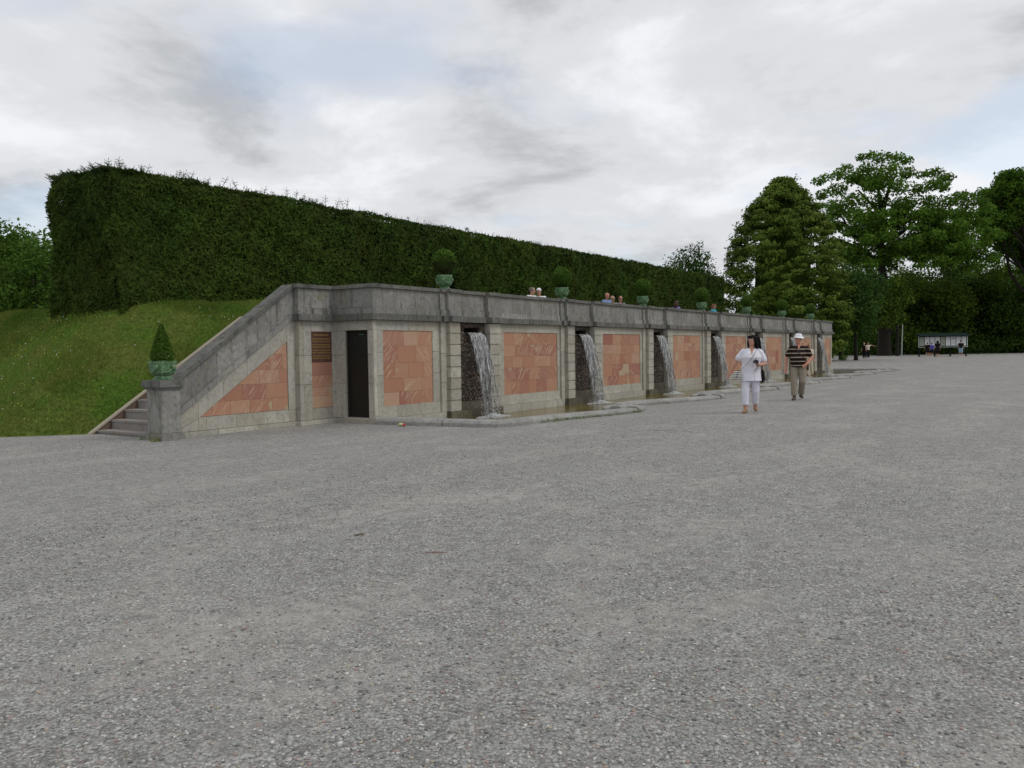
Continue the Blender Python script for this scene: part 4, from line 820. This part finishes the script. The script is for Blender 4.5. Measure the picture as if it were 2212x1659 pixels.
# small bush beside the young trees
b=ground_at(1822,779); e=empty('low_bush',tuple(b),label='tiny yellow-green bush at the foot of the young trees',cat='bush'); mb=MB(); clump(mb,(0,0,.30),.42,420,.10,.75,.3,.9); mb.build('foliage','forest2',e); mb=MB(); mb.tube([(0,0,-.05),(0,0,.3)],.02,6); mb.build('stem','bark',e)
# shrubs at the left edge
SH=[(0,600,25.5,1.8,'lilac-like shrub at the left edge of the view'),(45,610,26.0,1.9,'tall green shrub left of the hedge end'),(85,600,24.6,1.5,'green shrub touching the left end of the hedge'),(-60,600,25.5,2.0,'shrub just outside the left edge')]
for px,py,Z,r,lab in SH:
    b=atd(px,690,Z); b[2]=float(bank(np.array(b[0]),np.array(b[1]))) if b[0]>7 else 2.4; b[2]=min(b[2],2.5); C=[]
    for i in range(15):
        a=RNG.uniform(0,6.28); q=RNG.random()**.5*r*.75; C.append((b+np.array([math.cos(a)*q,math.sin(a)*q,RNG.uniform(.3,2.7)]),RNG.uniform(.5,.8)))
    tree('leafy_shrub',b,1.2,.06,C,760,.12,'bush',lab,'shrub','shrubs at the left end of the hedge',tone=.5,flat=.85,shell=.3,asp=.55)
# dark filler of branches behind the shrubs
mb=MB()
for i in range(60):
    p=atd(-60+i*3.4,RNG.uniform(530,680),28+RNG.uniform(0,2)); clump(mb,p,.9,220,.18,.9,.1,.15)
tag(mb.build('shrub_thicket','bush'),kind='stuff',label='thicket of leaves behind the shrubs at left')
# ---------------------------------------------------------------- people
def remesh(mb,name,mat,par,vox,smooth_it=3,disp=None):
    o=mb.build(name,mat,None); md=o.modifiers.new('r','REMESH'); md.mode='VOXEL'; md.voxel_size=vox; md.use_smooth_shade=True
    s_=o.modifiers.new('s','SMOOTH'); s_.factor=.6; s_.iterations=smooth_it
    if disp:
        tx=bpy.data.textures.new('folds','CLOUDS'); tx.noise_scale=disp[1]; d_=o.modifiers.new('d','DISPLACE'); d_.texture=tx; d_.strength=disp[0]; d_.mid_level=.5
    bpy.context.view_layer.update(); dg=bpy.context.evaluated_depsgraph_get(); me=bpy.data.meshes.new_from_object(o.evaluated_get(dg)); o.modifiers.clear(); old=o.data; o.data=me; me.name=name; bpy.data.meshes.remove(old)
    if not me.materials: me.materials.append(MT[mat])
    me.polygons.foreach_set('use_smooth',np.ones(len(me.polygons),bool)); o.parent=par; return o
def lerp(a,b,t): return np.array(a,float)*(1-t)+np.array(b,float)*t
def rotz(a): return np.array([[math.cos(a),-math.sin(a),0],[math.sin(a),math.cos(a),0],[0,0,1]])
def hand(mb,w,d,side,curl=.5,s=1.0,palm=None):
    d=np.array(d,float); d/=np.linalg.norm(d); up=np.array(palm if palm is not None else (0,-1,0),float); lat=np.cross(d,up); lat/=np.linalg.norm(lat); up=np.cross(lat,d)
    w=np.array(w,float); c=w+d*.045*s; mb.tube([w,w+d*.04*s,w+d*.085*s],[.024*s,.036*s,.036*s],10,flat=.55,round_ends=True)
    mb.tube([c-lat*.02*s,c+lat*.02*s],[.02*s,.02*s],8,round_ends=True)
    for i,(o_,l_) in enumerate(((-.030,.066),(-.010,.078),(.010,.074),(.029,.060))):
        b=w+d*.085*s+lat*o_*s; p1=b+d*l_*.45*s+up*curl*.012*s; p2=p1+(d*(1-curl*.6)+up*curl*.8)*l_*.35*s; p3=p2+(d*(1-curl)+up*curl)*l_*.28*s; mb.tube([b,p1,p2,p3],np.array([.0095,.009,.0085,.0075])*s,7,round_ends=True)
    t0=w+d*.03*s+lat*side*.030*s; t1=t0+(lat*side*.7+d*.7)*.035*s; t2=t1+(d*.9+up*curl*.6)*.03*s; mb.tube([t0,t1,t2],np.array([.013,.011,.009])*s,7,round_ends=True)
def head(mb,c,yaw,s=1.0):
    Rz=rotz(yaw); c=np.array(c,float); prof=[(-.118,.030,.030,-.030),(-.105,.045,.048,-.022),(-.075,.058,.068,-.012),(-.035,.066,.082,-.004),(.01,.071,.092,.0),(.05,.074,.096,.004),(.085,.066,.086,.006),(.108,.045,.06,.006),(.118,.018,.026,.006)]
    th=np.arange(20)*2*math.pi/20; rs=[]
    for z,rx,ry,oy in prof: rs.append((np.stack([rx*np.cos(th),ry*np.sin(th)+oy,np.full(20,z)],1)*s)@Rz.T+c)
    mb.rings(rs)
    L_=lambda *p:(np.array(p,float)*s)@Rz.T+c
    mb.tube([L_(0,-.085,.02),L_(0,-.100,-.008),L_(0,-.108,-.026)],np.array([.009,.012,.015])*s,8,round_ends=True); mb.ell(L_(0,-.072,-.095),.022*s,.018*s,.018*s)
    mb.tube([L_(-.04,-.080,.03),L_(0,-.088,.034),L_(.04,-.080,.03)],.008*s,6,round_ends=True); mb.ell(L_(0,-.082,-.058),.024*s,.014*s,.012*s)
    for sg in (-1,1): mb.ell(L_(sg*.072,.008,-.01),.010*s,.018*s,.03*s,10,6)
    return L_
def person(loc,yaw,label,J,o,group=None):
    e=empty('person',loc,yaw,label=label,cat='person',group=group); s=o.get('s',1.0); vox=o.get('vox',.012); fem=o.get('fem',False)
    J={k:np.array(v,float) for k,v in J.items()}
    tw=o.get('tw',(.165,.15,.18,.20,.175)); td=o.get('td',(.12,.115,.12,.125,.10))   # hip, waist, chest, shoulder widths
    pel,nk=J['pel'],J['neck']; spine=[lerp(pel,nk,t) for t in (-.10,.0,.3,.62,.84,1.0)]
    def torso(mb,g=0.,lo=-.1,hem=None):
        ws=[tw[0]*.8,tw[0],tw[1],tw[2],tw[3]*.80,.058]; ds=[td[0]*.8,td[0],td[1],td[2],td[4],.055]; th=np.arange(22)*2*math.pi/22; rs=[]
        ts=[-.10,0,.3,.62,.84,1.0]; order=[t for t in [lo,-.10,-.03,0.,.15,.3,.45,.62,.74,.84,.93,1.0] if t>=lo]
        for t in sorted(set(order)):
            p=lerp(pel,nk,t); w=np.interp(t,ts,ws)+g*(1 if t<.9 else .4); d_=np.interp(t,ts,ds)+g*(1 if t<.9 else .4)
            if hem and t<0: w=tw[0]+g+hem*(-t); d_=td[0]+g+hem*(-t)
            oy=-.03*math.exp(-((t-.66)/.16)**2) if fem else -.02*math.exp(-((t-.25)/.25)**2)*o.get('belly',0)
            rs.append(np.stack([p[0]+w*np.cos(th),p[1]+oy+d_*np.sin(th),np.full(22,p[2])],1))
        mb.rings(rs)
        for a in 'ab': mb.tube([lerp(nk,J['sh'+a],.2)-[0,0,.035],lerp(nk,J['sh'+a],.6)-[0,0,.025],J['sh'+a]-[0,0,.02]],[.05+g*.6,.052+g,.05+g],12,round_ends=True)
    arm=o.get('arm',(.050,.040,.027)); leg=o.get('leg',(.085,.060,.038))
    body=MB(); torso(body); body.tube([nk-[0,0,.06],lerp(nk,J['head'],.6)],[.056,.052],14,round_ends=True); Lh=head(body,J['head'],o.get('hy',0),s*o.get('hs',1.0))
    for a in 'ab':
        body.tube([J['sh'+a],lerp(J['sh'+a],J['el'+a],.5),J['el'+a],lerp(J['el'+a],J['wr'+a],.35),J['wr'+a]],[arm[0],arm[0]*.92,arm[1],arm[1]*.98,arm[2]],12,round_ends=True)
        hd=J.get('hd'+a,J['wr'+a]-J['el'+a]); hand(body,J['wr'+a],hd,(1 if a=='a' else -1)*o.get('ths',1),o.get('curl'+a,.35),s,o.get('palm'+a))
        body.tube([J['hip'+a],lerp(J['hip'+a],J['kn'+a],.5),J['kn'+a],lerp(J['kn'+a],J['an'+a],.3),J['an'+a]],[leg[0],leg[0]*.88,leg[1],leg[1]*.98,leg[2]],12,round_ends=True)
        fd=J.get('ft'+a,np.array([0,-1,0.])); fd=fd/np.linalg.norm(fd); body.tube([J['an'+a]-fd*.02-[0,0,.03],J['an'+a]+fd*.07-[0,0,.055],J['an'+a]+fd*.15-[0,0,.068]],[.036,.036,.026],10,round_ends=True)
    remesh(body,'body',o.get('skin','skin'),e,o.get('bvox',vox),2)
    if o.get('shirt'):
        mb=MB(); g=.016; torso(mb,g,o.get('hem',-.12),o.get('flare',.0)); sl=o.get('sleeve',.55); sg=o.get('sg',.020)
        for a in 'ab':
            if sl<=1: mb.tube([J['sh'+a],lerp(J['sh'+a],J['el'+a],sl*.6),lerp(J['sh'+a],J['el'+a],sl)],[arm[0]+sg,arm[0]+sg,arm[0]+sg+.006],12,round_ends=True)
            else: mb.tube([J['sh'+a],lerp(J['sh'+a],J['el'+a],.5),J['el'+a],J['wr'+a]],[arm[0]+.018,arm[0]+.016,arm[1]+.016,arm[2]+.014],12,round_ends=True)
        so_=remesh(mb,o.get('shirt_name','shirt'),o['shirt'],e,vox,2,(.016,.10))
        if o.get('vneck'):
            so_.data.materials.append(MT[o.get('skin','skin')]); dz,kx=o['vneck']
            for p in so_.data.polygons:
                c=p.center
                if c.y<nk[1] and c.z>nk[2]-dz and abs(c.x-nk[0])<(c.z-(nk[2]-dz))*kx: p.material_index=1
    if o.get('pants'):
        mb=MB(); th=np.arange(20)*2*math.pi/20; rs=[]
        for t,k_ in ((-.10,.86),(-.03,1),(.06,1.0),(.12,.98)): p=lerp(pel,nk,t); rs.append(np.stack([p[0]+(tw[0]*k_+.010)*np.cos(th),p[1]+(td[0]*k_+.010)*np.sin(th),np.full(20,p[2])],1))
        mb.rings(rs); pe=o.get('pend',1.0); pg=o.get('pg',(.018,.022,.036))
        for a in 'ab':
            end=lerp(J['kn'+a],J['an'+a],pe) if pe>0 else lerp(J['hip'+a],J['kn'+a],1+pe); P=[J['hip'+a]+[0,0,.02],lerp(J['hip'+a],J['kn'+a],.5)]; r_=[leg[0]+pg[0],leg[0]*.9+pg[0]]
            if pe>0: P+=[J['kn'+a],end]; r_+=[leg[1]+pg[1],leg[2]+pg[2]]
            else: P+=[end]; r_+=[leg[1]+pg[1]]
            mb.tube(P,r_,14)
        remesh(mb,o.get('pants_name','trousers'),o['pants'],e,vox,2,(.012,.08))
    if o.get('shoe'):
        for a in 'ab':
            mb=MB(); fd=J.get('ft'+a,np.array([0,-1,0.])); fd=fd/np.linalg.norm(fd); q=J['an'+a]; zf=q[2]-.045
            mb.tube([q-fd*.05-[0,0,.045],q+fd*.03-[0,0,.047],q+fd*.11-[0,0,.058],q+fd*.165-[0,0,.066]],[.040,.042,.042,.028],12,round_ends=True); mb.tube([q-fd*.05-[0,0,.078],q+fd*.05-[0,0,.078],q+fd*.16-[0,0,.082]],[.036,.038,.03],10,flat=.35,round_ends=True)
            if o.get('shoe_high'): mb.tube([q+[0,0,.02],q-[0,0,.05]],[.045,.048],10)
            remesh(mb,'shoe',o['shoe'],e,.008,1)
    if o.get('face',True):
        for sg in (-1,1):
            mb=MB(); mb.ell(Lh(sg*.030,-.0835,.012),.011*s,.006*s,.006*s,8,6); mb.build('eye','black_plastic',e,smooth=True)
        mb=MB(); mb.tube([Lh(-.022,-.0925,-.056),Lh(0,-.098,-.057),Lh(.022,-.0925,-.056)],.0045*s,6); mb.build('mouth','lip',e,smooth=True)
    hk=o.get('hair'); Rh=rotz(o.get('hy',0))
    if hk:
        mb=MB(); kind=o.get('hkind','short')
        mb.ell(Lh(0,.016,.034),.084*s,.098*s,.095*s,18,12,rot=Rh)
        if kind=='long':
            for sg in (-1,1): mb.tube([Lh(sg*.066,.0,.06),Lh(sg*.086,.02,-.03),Lh(sg*.092,.035,-.10),Lh(sg*.10,.05,-.15)],np.array([.035,.042,.045,.03])*s,10,round_ends=True)
            mb.tube([Lh(0,.06,.05),Lh(0,.085,-.05),Lh(0.01,.085,-.16)],np.array([.07,.085,.06])*s,12,round_ends=True)
            mb.tube([Lh(-.05,-.062,.085),Lh(0,-.082,.08),Lh(.05,-.062,.085)],.026*s,8,round_ends=True); mb.tube([Lh(-.045,-.082,.058),Lh(0,-.092,.055),Lh(.045,-.082,.058)],.014*s,8,round_ends=True)
            if o.get('wind'):
                for (p,q_,r_) in (((.08,.05,.0),(.165,.07,-.14),.05),((.07,.03,.05),(.15,.05,-.03),.055),((.10,.06,-.10),(.19,.08,-.19),.03)): mb.tube([Lh(0,.04,.03)*.0+J['head']+np.array(p),J['head']+(np.array(p)+np.array(q_))/2+[.02,0,.02],J['head']+np.array(q_)],np.array([r_,r_,r_*.5]),10,round_ends=True)
        remesh(mb,'hair',hk,e,.009,1,(.022,.02))
        # keep the face clear: the hair shell is cut back in front of it
    if o.get('hat')=='bucket':
        mb=MB(); c=Lh(0,.005,.0); th=np.arange(28)*2*math.pi/28; rs=[]
        for z,r in ((.035,.150),(.045,.142),(.060,.108),(.075,.100),(.11,.094),(.135,.086),(.150,.06),(.155,.02)): rs.append(np.stack([r*.94*np.cos(th),r*1.06*np.sin(th),np.full(28,z)+(-.012*np.cos(2*th) if r>.12 else 0)],1)*s@Rh.T+c)
        mb.rings(rs); mb.rings([rs[0],[(p[0]*.7+c[0]*.3,p[1]*.7+c[1]*.3,p[2]+.022) for p in rs[0]]],cap=False); mb.build('bucket_hat',o.get('hatm','hat_white'),e,smooth=True)
    if o.get('hat')=='cap':
        mb=MB(); c=Lh(0,.005,.03); mb.ell(c+[0,0,.02],.083*s,.098*s,.085*s,18,10,rot=Rh); mb.tube([Lh(-.05,-.09,.058),Lh(0,-.135,.05),Lh(.05,-.09,.058)],.02*s,8,flat=.4,round_ends=True); mb.build('cap',o.get('hatm','hat_white'),e,smooth=True)
    if o.get('glasses'):
        mb=MB()
        for sg in (-1,1):
            c=np.array((sg*.031,-.099,.012)); th=np.linspace(0,6.283,17); pts=[Lh(c[0]+.025*math.cos(t),c[1]+abs(c[0]+.025*math.cos(t))*.18,c[2]+.017*math.sin(t)) for t in th]; mb.tube(pts,.0022*s,5)
            mb.tube([Lh(sg*.056,-.090,.016),Lh(sg*.076,-.02,.012)],.002*s,5)
        mb.tube([Lh(-.006,-.1,.014),Lh(.006,-.1,.014)],.0022*s,5); g=mb.build('glasses','metal_frame' if o['glasses']=='clear' else 'black_plastic',e)
        if o['glasses']=='dark':
            mb=MB()
            for sg in (-1,1): mb.ell(Lh(sg*.031,-.094,.012),.027*s,.008*s,.02*s,12,8,rot=Rh)
            mb.build('lenses','lens_glass',g,smooth=True)
    return e,J,Lh
def face_cam(p):
    c=-np.array([p[0],p[1]]); c/=np.linalg.norm(c); return math.atan2(c[0],-c[1])
# --- the woman in white
gp=ground_at(1622,891); wy=face_cam(gp)
JW=dict(pel=(0,0,.88),neck=(.025,.0,1.42),head=(.03,-.02,1.585),sha=(-.150,0,1.335),shb=(.195,0,1.325),ela=(-.31,.02,1.12),elb=(.31,.03,1.07),wra=(-.425,-.02,.905),wrb=(.185,-.20,1.05),hdb=(-.6,-.6,.15),hipa=(-.085,0,.84),hipb=(.09,0,.84),kna=(-.115,-.13,.47),knb=(.10,.02,.47),ana=(-.115,-.15,.095),anb=(.095,.17,.12),fta=(-.25,-1,0),ftb=(.12,-1,0))
W1,JJ,LhW=person(tuple(gp),wy,'woman in white tunic and cropped white trousers walking with a camera in her hand',JW,dict(fem=True,vneck=(.155,.34),vox=.010,bvox=.007,hy=-.55,hair='hair_black',hkind='long',wind=True,glasses='clear',shirt='linen_white',shirt_name='tunic',sleeve=.62,hem=-.34,flare=.10,pants='trouser_white',pend=.80,pg=(.014,.018,.034),shoe='leather_tan',tw=(.205,.185,.20,.195,.17),td=(.150,.145,.155,.13,.11),arm=(.056,.045,.028),leg=(.095,.066,.040),curlb=.8,hs=.98))
def carried(name,mbm,mat,label,cat,at,yaw,group=None):
    o=mbm.build(name,mat,None); o.location=at; o.rotation_euler=(0,0,yaw); return tag(o,label,cat,group)
def strap(mb,pts,w=.012,t=.003):
    P=spline(np.array(pts),5); mb.tube(P,w*.5,6,flat=.4)
bag=empty('shoulder_bag',tuple(gp),wy,label='small black and white striped bag on the woman\'s hip',cat='bag')
mb=MB(); rs=[]
for z,w_,d_ in ((.735,.108,.028),(.75,.118,.045),(.80,.108,.042),(.87,.085,.034),(.925,.066,.018),(.935,.06,.010)): rs.append([(-.285+w_*math.cos(t)*(1 if abs(math.cos(t))<.8 else 1)+ (z-.83)*.18,-.175+d_*math.sin(t),z) for t in np.arange(16)*6.283/16])
mb.rings(rs); b_=mb.build('bag_body','bag_stripes',bag,smooth=True); b_.rotation_euler=(0,0,0)
mb=MB(); strap(mb,[(-.235,-.18,.93),(-.13,-.195,1.02),(.0,-.20,1.17),(.09,-.165,1.31),(.145,-.09,1.405),(.17,.02,1.41),(.12,.12,1.33)],.017); strap(mb,[(-.25,-.215,.93),(-.285,-.225,.85),(-.30,-.22,.76)],.014); mb.build('strap','strap_brown',bag)
ca=empty('camera_device',tuple(gp),wy,label='small black camera held in front of the woman\'s chest',cat='camera'); ca.name='compact_camera'
mb=MB(); mb.box(.055,.165,-.335,-.285,1.085,1.155,.5); mb.box(.085,.13,-.330,-.290,1.153,1.172,.5); cb_o=mb.build('camera_body','black_plastic',ca)
mb=MB(); mb.tube([(.075,-.33,1.12),(.072,-.40,1.125)],[.031,.028],14); mb.build('lens','lens_glass',ca)
mb=MB(); strap(mb,[(.06,-.31,1.12),(.03,-.31,1.05),(.07,-.27,.95),(.075,-.24,.80),(.085,-.235,.69)],.012); strap(mb,[(.085,-.235,.69),(.12,-.235,.66),(.17,-.23,.68)],.010); strap(mb,[(.16,-.31,1.11),(.14,-.28,1.0),(.085,-.26,.92),(.12,-.24,.98)],.012); mb.build('strap','black_plastic',ca)
mb=MB()
for z,w_,d_ in ((0,0,0),): pass
mb.rings([[(.245+w_*math.cos(t),.02+d_*math.sin(t),z) for t in np.arange(14)*6.283/14] for z,w_,d_ in ((.66,.02,.04),(.70,.05,.09),(.80,.055,.10),(.90,.04,.08),(.95,.015,.03))]); carried('dark_bag',mb,'black_cloth','dark bag hanging behind the woman\'s hip','bag',tuple(gp),wy)
# --- the man in the striped shirt
gp2=ground_at(1723,864); my=face_cam(gp2)
JM=dict(pel=(.01,0,.96),neck=(.035,.0,1.475),head=(.02,-.03,1.635),sha=(-.160,0,1.385),shb=(.225,0,1.38),ela=(-.285,.03,1.125),elb=(.345,.04,1.14),wra=(-.295,-.03,.875),wrb=(.235,-.15,.975),hdb=(-.7,-.3,-.45),hipa=(-.085,0,.92),hipb=(.11,0,.92),kna=(-.095,-.12,.51),knb=(.12,-.06,.51),ana=(-.085,-.15,.10),anb=(.085,.20,.14),fta=(-.25,-1,0),ftb=(.25,-1,-.05))
P2,_,_=person(tuple(gp2),my,'man in a white bucket hat and brown striped polo shirt walking',JM,dict(vneck=(.11,.4),vox=.010,bvox=.007,hy=-.75,skin='skin_red',hair='hair_grey',hat='bucket',shirt='striped_polo',shirt_name='polo_shirt',sleeve=.62,hem=-.14,flare=.05,belly=1.6,pants='khaki',pend=.93,pg=(.018,.022,.042),shoe='shoe_brown',shoe_high=True,tw=(.175,.195,.205,.20,.17),td=(.13,.155,.145,.13,.11),arm=(.054,.045,.030),leg=(.088,.064,.040),sg=.024,curlb=.6))
mb=MB(); strap(mb,[(-.07,.10,1.44),(-.085,-.02,1.475),(-.03,-.13,1.38),(.06,-.175,1.25),(.15,-.16,1.15),(.225,-.06,1.06),(.24,.06,1.0)],.022)
sb=empty('satchel',tuple(gp2),my,label='bag on a dark strap slung across the striped shirt',cat='bag'); mb.build('strap','strap_brown',sb); mb=MB(); mb.box(.225,.285,.0,.20,.80,1.01,.5); mb.build('bag_body','strap_brown',sb)
# --- person in cream half hidden behind him
gp3=ground_at(1748,813); 
JB=dict(pel=(0,0,.93),neck=(0,.0,1.42),head=(0,-.02,1.585),sha=(-.16,0,1.37),shb=(.16,0,1.37),ela=(-.22,0,1.1),elb=(.20,.0,1.1),wra=(-.22,-.1,.88),wrb=(.20,-.12,.90),hipa=(-.08,0,.89),hipb=(.085,0,.89),kna=(-.09,-.06,.49),knb=(.13,.0,.49),ana=(-.09,-.02,.10),anb=(.17,.05,.10))
person(tuple(gp3),face_cam(gp3)+.3,'person in cream clothes half hidden behind the man in the hat',JB,dict(vox=.016,fem=True,hair='hair_brown',shirt='cream_cloth',sleeve=.6,pants='cream_cloth',pend=.95,shoe='leather_tan'))
# --- people sitting on the terrace: floor 2.30
def seat_pose(h=1.30,lean=0,look=0):
    n=h-.265; return dict(pel=(0,.05,.50),neck=(lean,-.02+.04,n),head=(lean*1.2,-.01,h-.115),sha=(-.18+lean,.02,n-.055),shb=(.18+lean,.02,n-.055),ela=(-.25,-.02,.72),elb=(.25,-.02,.72),wra=(-.14,-.28,.62),wrb=(.14,-.28,.62),hipa=(-.09,0,.47),hipb=(.09,0,.47),kna=(-.11,-.44,.48),knb=(.11,-.44,.48),ana=(-.11,-.42,.10),anb=(.11,-.42,.10))
SP=[(1149,621,.9,dict(hair='hair_grey',glasses='clear',shirt='hat_white',hy=.5),'grey-haired person in white turned towards the man in the white cap'),
    (1164,623,-.1,dict(hair='hair_grey',hat='cap',shirt='hat_white'),'man in a white cap behind the parapet, left pair'),
    (1311,633,.8,dict(shirt='blue_shirt',skin='skin_red',sleeve=.6),'bald man in a light blue shirt behind the parapet'),
    (1323,640,.6,dict(hair='hair_blond',glasses='dark',shirt='cream_cloth',fem=True),'blonde woman in dark sunglasses beside the bald man'),
    (1340,640,.5,dict(hair='hair_red',glasses='dark',shirt='floral',fem=True),'red-haired woman in sunglasses and a patterned top'),
    (1456,651,2.4,dict(hair='hair_brown',hkind='long',shirt='purple_shirt',fem=True,lean=-.12),'dark-haired person in a purple top seen from behind'),
    (1543,657,1.1,dict(hair='hair_red',hkind='long',shirt='teal_shirt',fem=True,lean=-.05),'woman in a teal top behind the parapet')]
for px,py,tw_,od,lab in SP:
    d=ray(px,py); t=15.0/d[1]; p=np.array([0,0,H])+d*t; h=p[2]-2.30; p[2]=2.30; od=dict(od); lean=od.pop('lean',0); od.setdefault('sleeve',.7); od.setdefault('hy',0); od['vox']=.018
    od['pants']='khaki'; od['shoe']='shoe_brown'
    person(tuple(p),face_cam(p)+tw_,lab,seat_pose(h,lean),od,'people sitting on the terrace behind the parapet')
# --- small figures at the notice board
def stand_pose(h,arm=0,wide=.1):
    k=h/1.72; q=lambda *a:tuple(np.array(a)*k); return dict(pel=q(0,0,.92),neck=q(0,0,1.43),head=q(0,-.02,1.6),sha=q(-.18,0,1.38),shb=q(.18,0,1.38),ela=q(-.26,0,1.12),elb=q(.26,0,1.12),wra=q(-.26,-.08,.88),wrb=q(.26,-.08,.88),hipa=q(-.09,0,.88),hipb=q(.09,0,.88),kna=q(-wide,0,.48),knb=q(wide,0,.48),ana=q(-wide,0,.10),anb=q(wide,0,.10))
def zz6(x): return (3300+x/3.16)*.553
FP=[(zz6(1020),1.62,dict(hair='hair_brown',hat='cap',hatm='pink_red',shirt='black_cloth',pants='black_cloth',pend=-.1,shoe='hat_white'),'person in a red cap, leftmost at the notice board'),
    (zz6(1068),1.58,dict(hair='hair_brown',shirt='royal_blue',pants='black_cloth',pend=-.1,shoe='hat_white'),'person in a bright blue top at the notice board'),
    (zz6(1145),1.80,dict(hair='hair_black',hkind='long',shirt='black_cloth',pants='black_cloth',pend=.3,hem=-.6,flare=.2,fem=True,shoe='skin'),'woman in black at the middle of the notice board'),
    (zz6(1432),1.80,dict(hair='hair_black',shirt='black_cloth',pants='denim_pale',pend=-.0001+.15,shoe='hat_white',pg=(.03,.04,.05)),'man in a black shirt and pale blue shorts at the notice board')]
for px,h,od,lab in FP:
    b=atd(px,770,90); b[2]=.09; od['vox']=.03; od['bvox']=.03; od['s']=1; od['face']=False; person(tuple(b),face_cam(b)+math.pi,lab,stand_pose(h),od,'people reading the notice board')
b=atd(zz6(285),773,88); b[2]=.09; J=stand_pose(1.7); J['elb']=(.45,0,1.40); J['wrb']=(.70,-.03,1.30); person(tuple(b),face_cam(b)+.5,'person in a pale top with one arm stretched out under the oak',J,dict(vox=.03,bvox=.03,face=False,hair='hair_brown',shirt='cream_cloth',pants='black_cloth',shoe='hat_white',sleeve=.4))
b=atd(zz6(240),773,89); b[2]=.09; person(tuple(b),face_cam(b)-.4,'dark-clothed person standing close to the pointing one under the oak',stand_pose(1.68),dict(vox=.03,bvox=.03,face=False,hair='hair_blond',shirt='black_cloth',pants='black_cloth',shoe='shoe_brown'))
# ---------------------------------------------------------------- notice board, pole, litter
ZB=93; a=atd(1984,745,ZB); b=atd(2089.5,743.5,ZB); a[2]=b[2]=.09; ctr=(a+b)/2; d=b-a; L_=np.linalg.norm(d[:2]); ya=math.atan2(d[1],d[0])
nbd=empty('notice_board',tuple(ctr),ya,label='long roofed notice board with white information sheets',cat='notice board'); hb=L_/2
mb=MB(); mb.box(-hb,hb,.0,.12,1.15,2.30,.5); mb.box(-hb,hb,-.03,.0,1.10,1.17,.5); mb.build('board','board_green',nbd)
mb=MB(); mb.box(-hb,hb,-.035,-.02,1.06,1.10,.5); mb.box(-hb-.01,-hb+.05,-.035,-.02,1.1,2.3,.5); mb.box(hb-.05,hb+.01,-.035,-.02,1.1,2.3,.5); mb.build('trim','panel_white',nbd)
for i in range(9):
    u=-hb+.12+i*(2*hb-.2)/9; w_=(2*hb-.2)/9-.08; mb=MB(); mb.box(u,u+w_,-.03,-.01,1.22,2.22,.5); s_=mb.build('information_sheet','panel_print' if i in (0,4) else 'panel_white',nbd)
    mb=MB()
    for j in range(3 if i%2 else 6): zq=2.1-j*.13; mb.box(u+.06,u+w_-.06,-.034,-.0305,zq,zq+(.02 if not (i==6 and j==1) else .08),.5)
    mb.build('text_lines','panel_text',s_)
for sg in (-1,-.33,.33,1): 
    mb=MB(); mb.box(sg*(hb-.1)-.06,sg*(hb-.1)+.06,.02,.13,-.1,2.35,.5); mb.build('post','board_green',nbd)
mb=MB(); v=[(-hb-.1,-.55,2.30),(hb+.1,-.55,2.30),(hb+.1,.75,2.30),(-hb-.1,.75,2.30),(-hb+.05,.1,2.66),(hb-.05,.1,2.66)]; mb.add(v,[(0,1,5,4),(2,3,4,5)],.5); mb.add(v,[(1,2,5),(3,0,4)],.5); mb.add(v,[(3,2,1,0)],.5); mb.build('roof','board_green',nbd)
p=atd(1947.5,770,100); p[2]=.09; e=empty('thin_pole',tuple(p),label='thin pale pole leaning slightly, left of the notice board',cat='pole'); mb=MB(); mb.tube([(0,0,-.1),(.03,-.04,1.9),(.06,-.09,3.75)],[.075,.065,.055],8); mb.build('shaft','steel_pole',e,smooth=True); mb=MB(); mb.tube([(.06,-.09,3.74),(.061,-.092,3.82)],[.075,.03],8); mb.build('cap','steel_pole',e)
q=np.array([13.32,12.0,float(gz(13.32,12.0))]); e=empty('litter',tuple(q),face_cam(q),label='crumpled cream wrapper with a bright red ball-like end, lying before the kerb',cat='litter'); 
mb=MB(); mb.tube([(-.065,0,.035),(-.04,.0,.046),(.0,0,.042),(.03,0,.036)],[.022,.040,.038,.028],9,round_ends=True); o=mb.build('wrapper','litter_cream',e,smooth=True)
mb=MB(); mb.ell((.045,-.012,.034),.034,.034,.034,14,10); mb.build('red_end','litter_red',e,smooth=True)
q=ground_at(775,1157); mb=MB(); P=[(-.045,0,.006),(-.015,-.02,.015),(.03,-.016,.022),(.05,.0,.010),(.025,.018,.016),(-.02,.02,.008)]; mb.fan(P,.5); mb.fan([(x,y,z-.003) for x,y,z in P[::-1]],.5); o=mb.build('dry_leaf','leaf_dry'); o.location=q; o.rotation_euler=(0,0,-1); tag(o,'single dry brown leaf lying on the gravel','leaf')
q=ground_at(940,1196); mb=MB(); mb.tube([(-.09,0,.006),(-.03,.006,.010),(.03,-.004,.008),(.09,.005,.006)],[.002,.003,.003,.002],6); mb.tube([(-.03,.006,.010),(.01,.035,.012)],[.003,.002],5); o=mb.build('twig','twig'); o.location=q; o.rotation_euler=(0,0,-1.0); tag(o,'thin reddish twig lying on the gravel','twig')
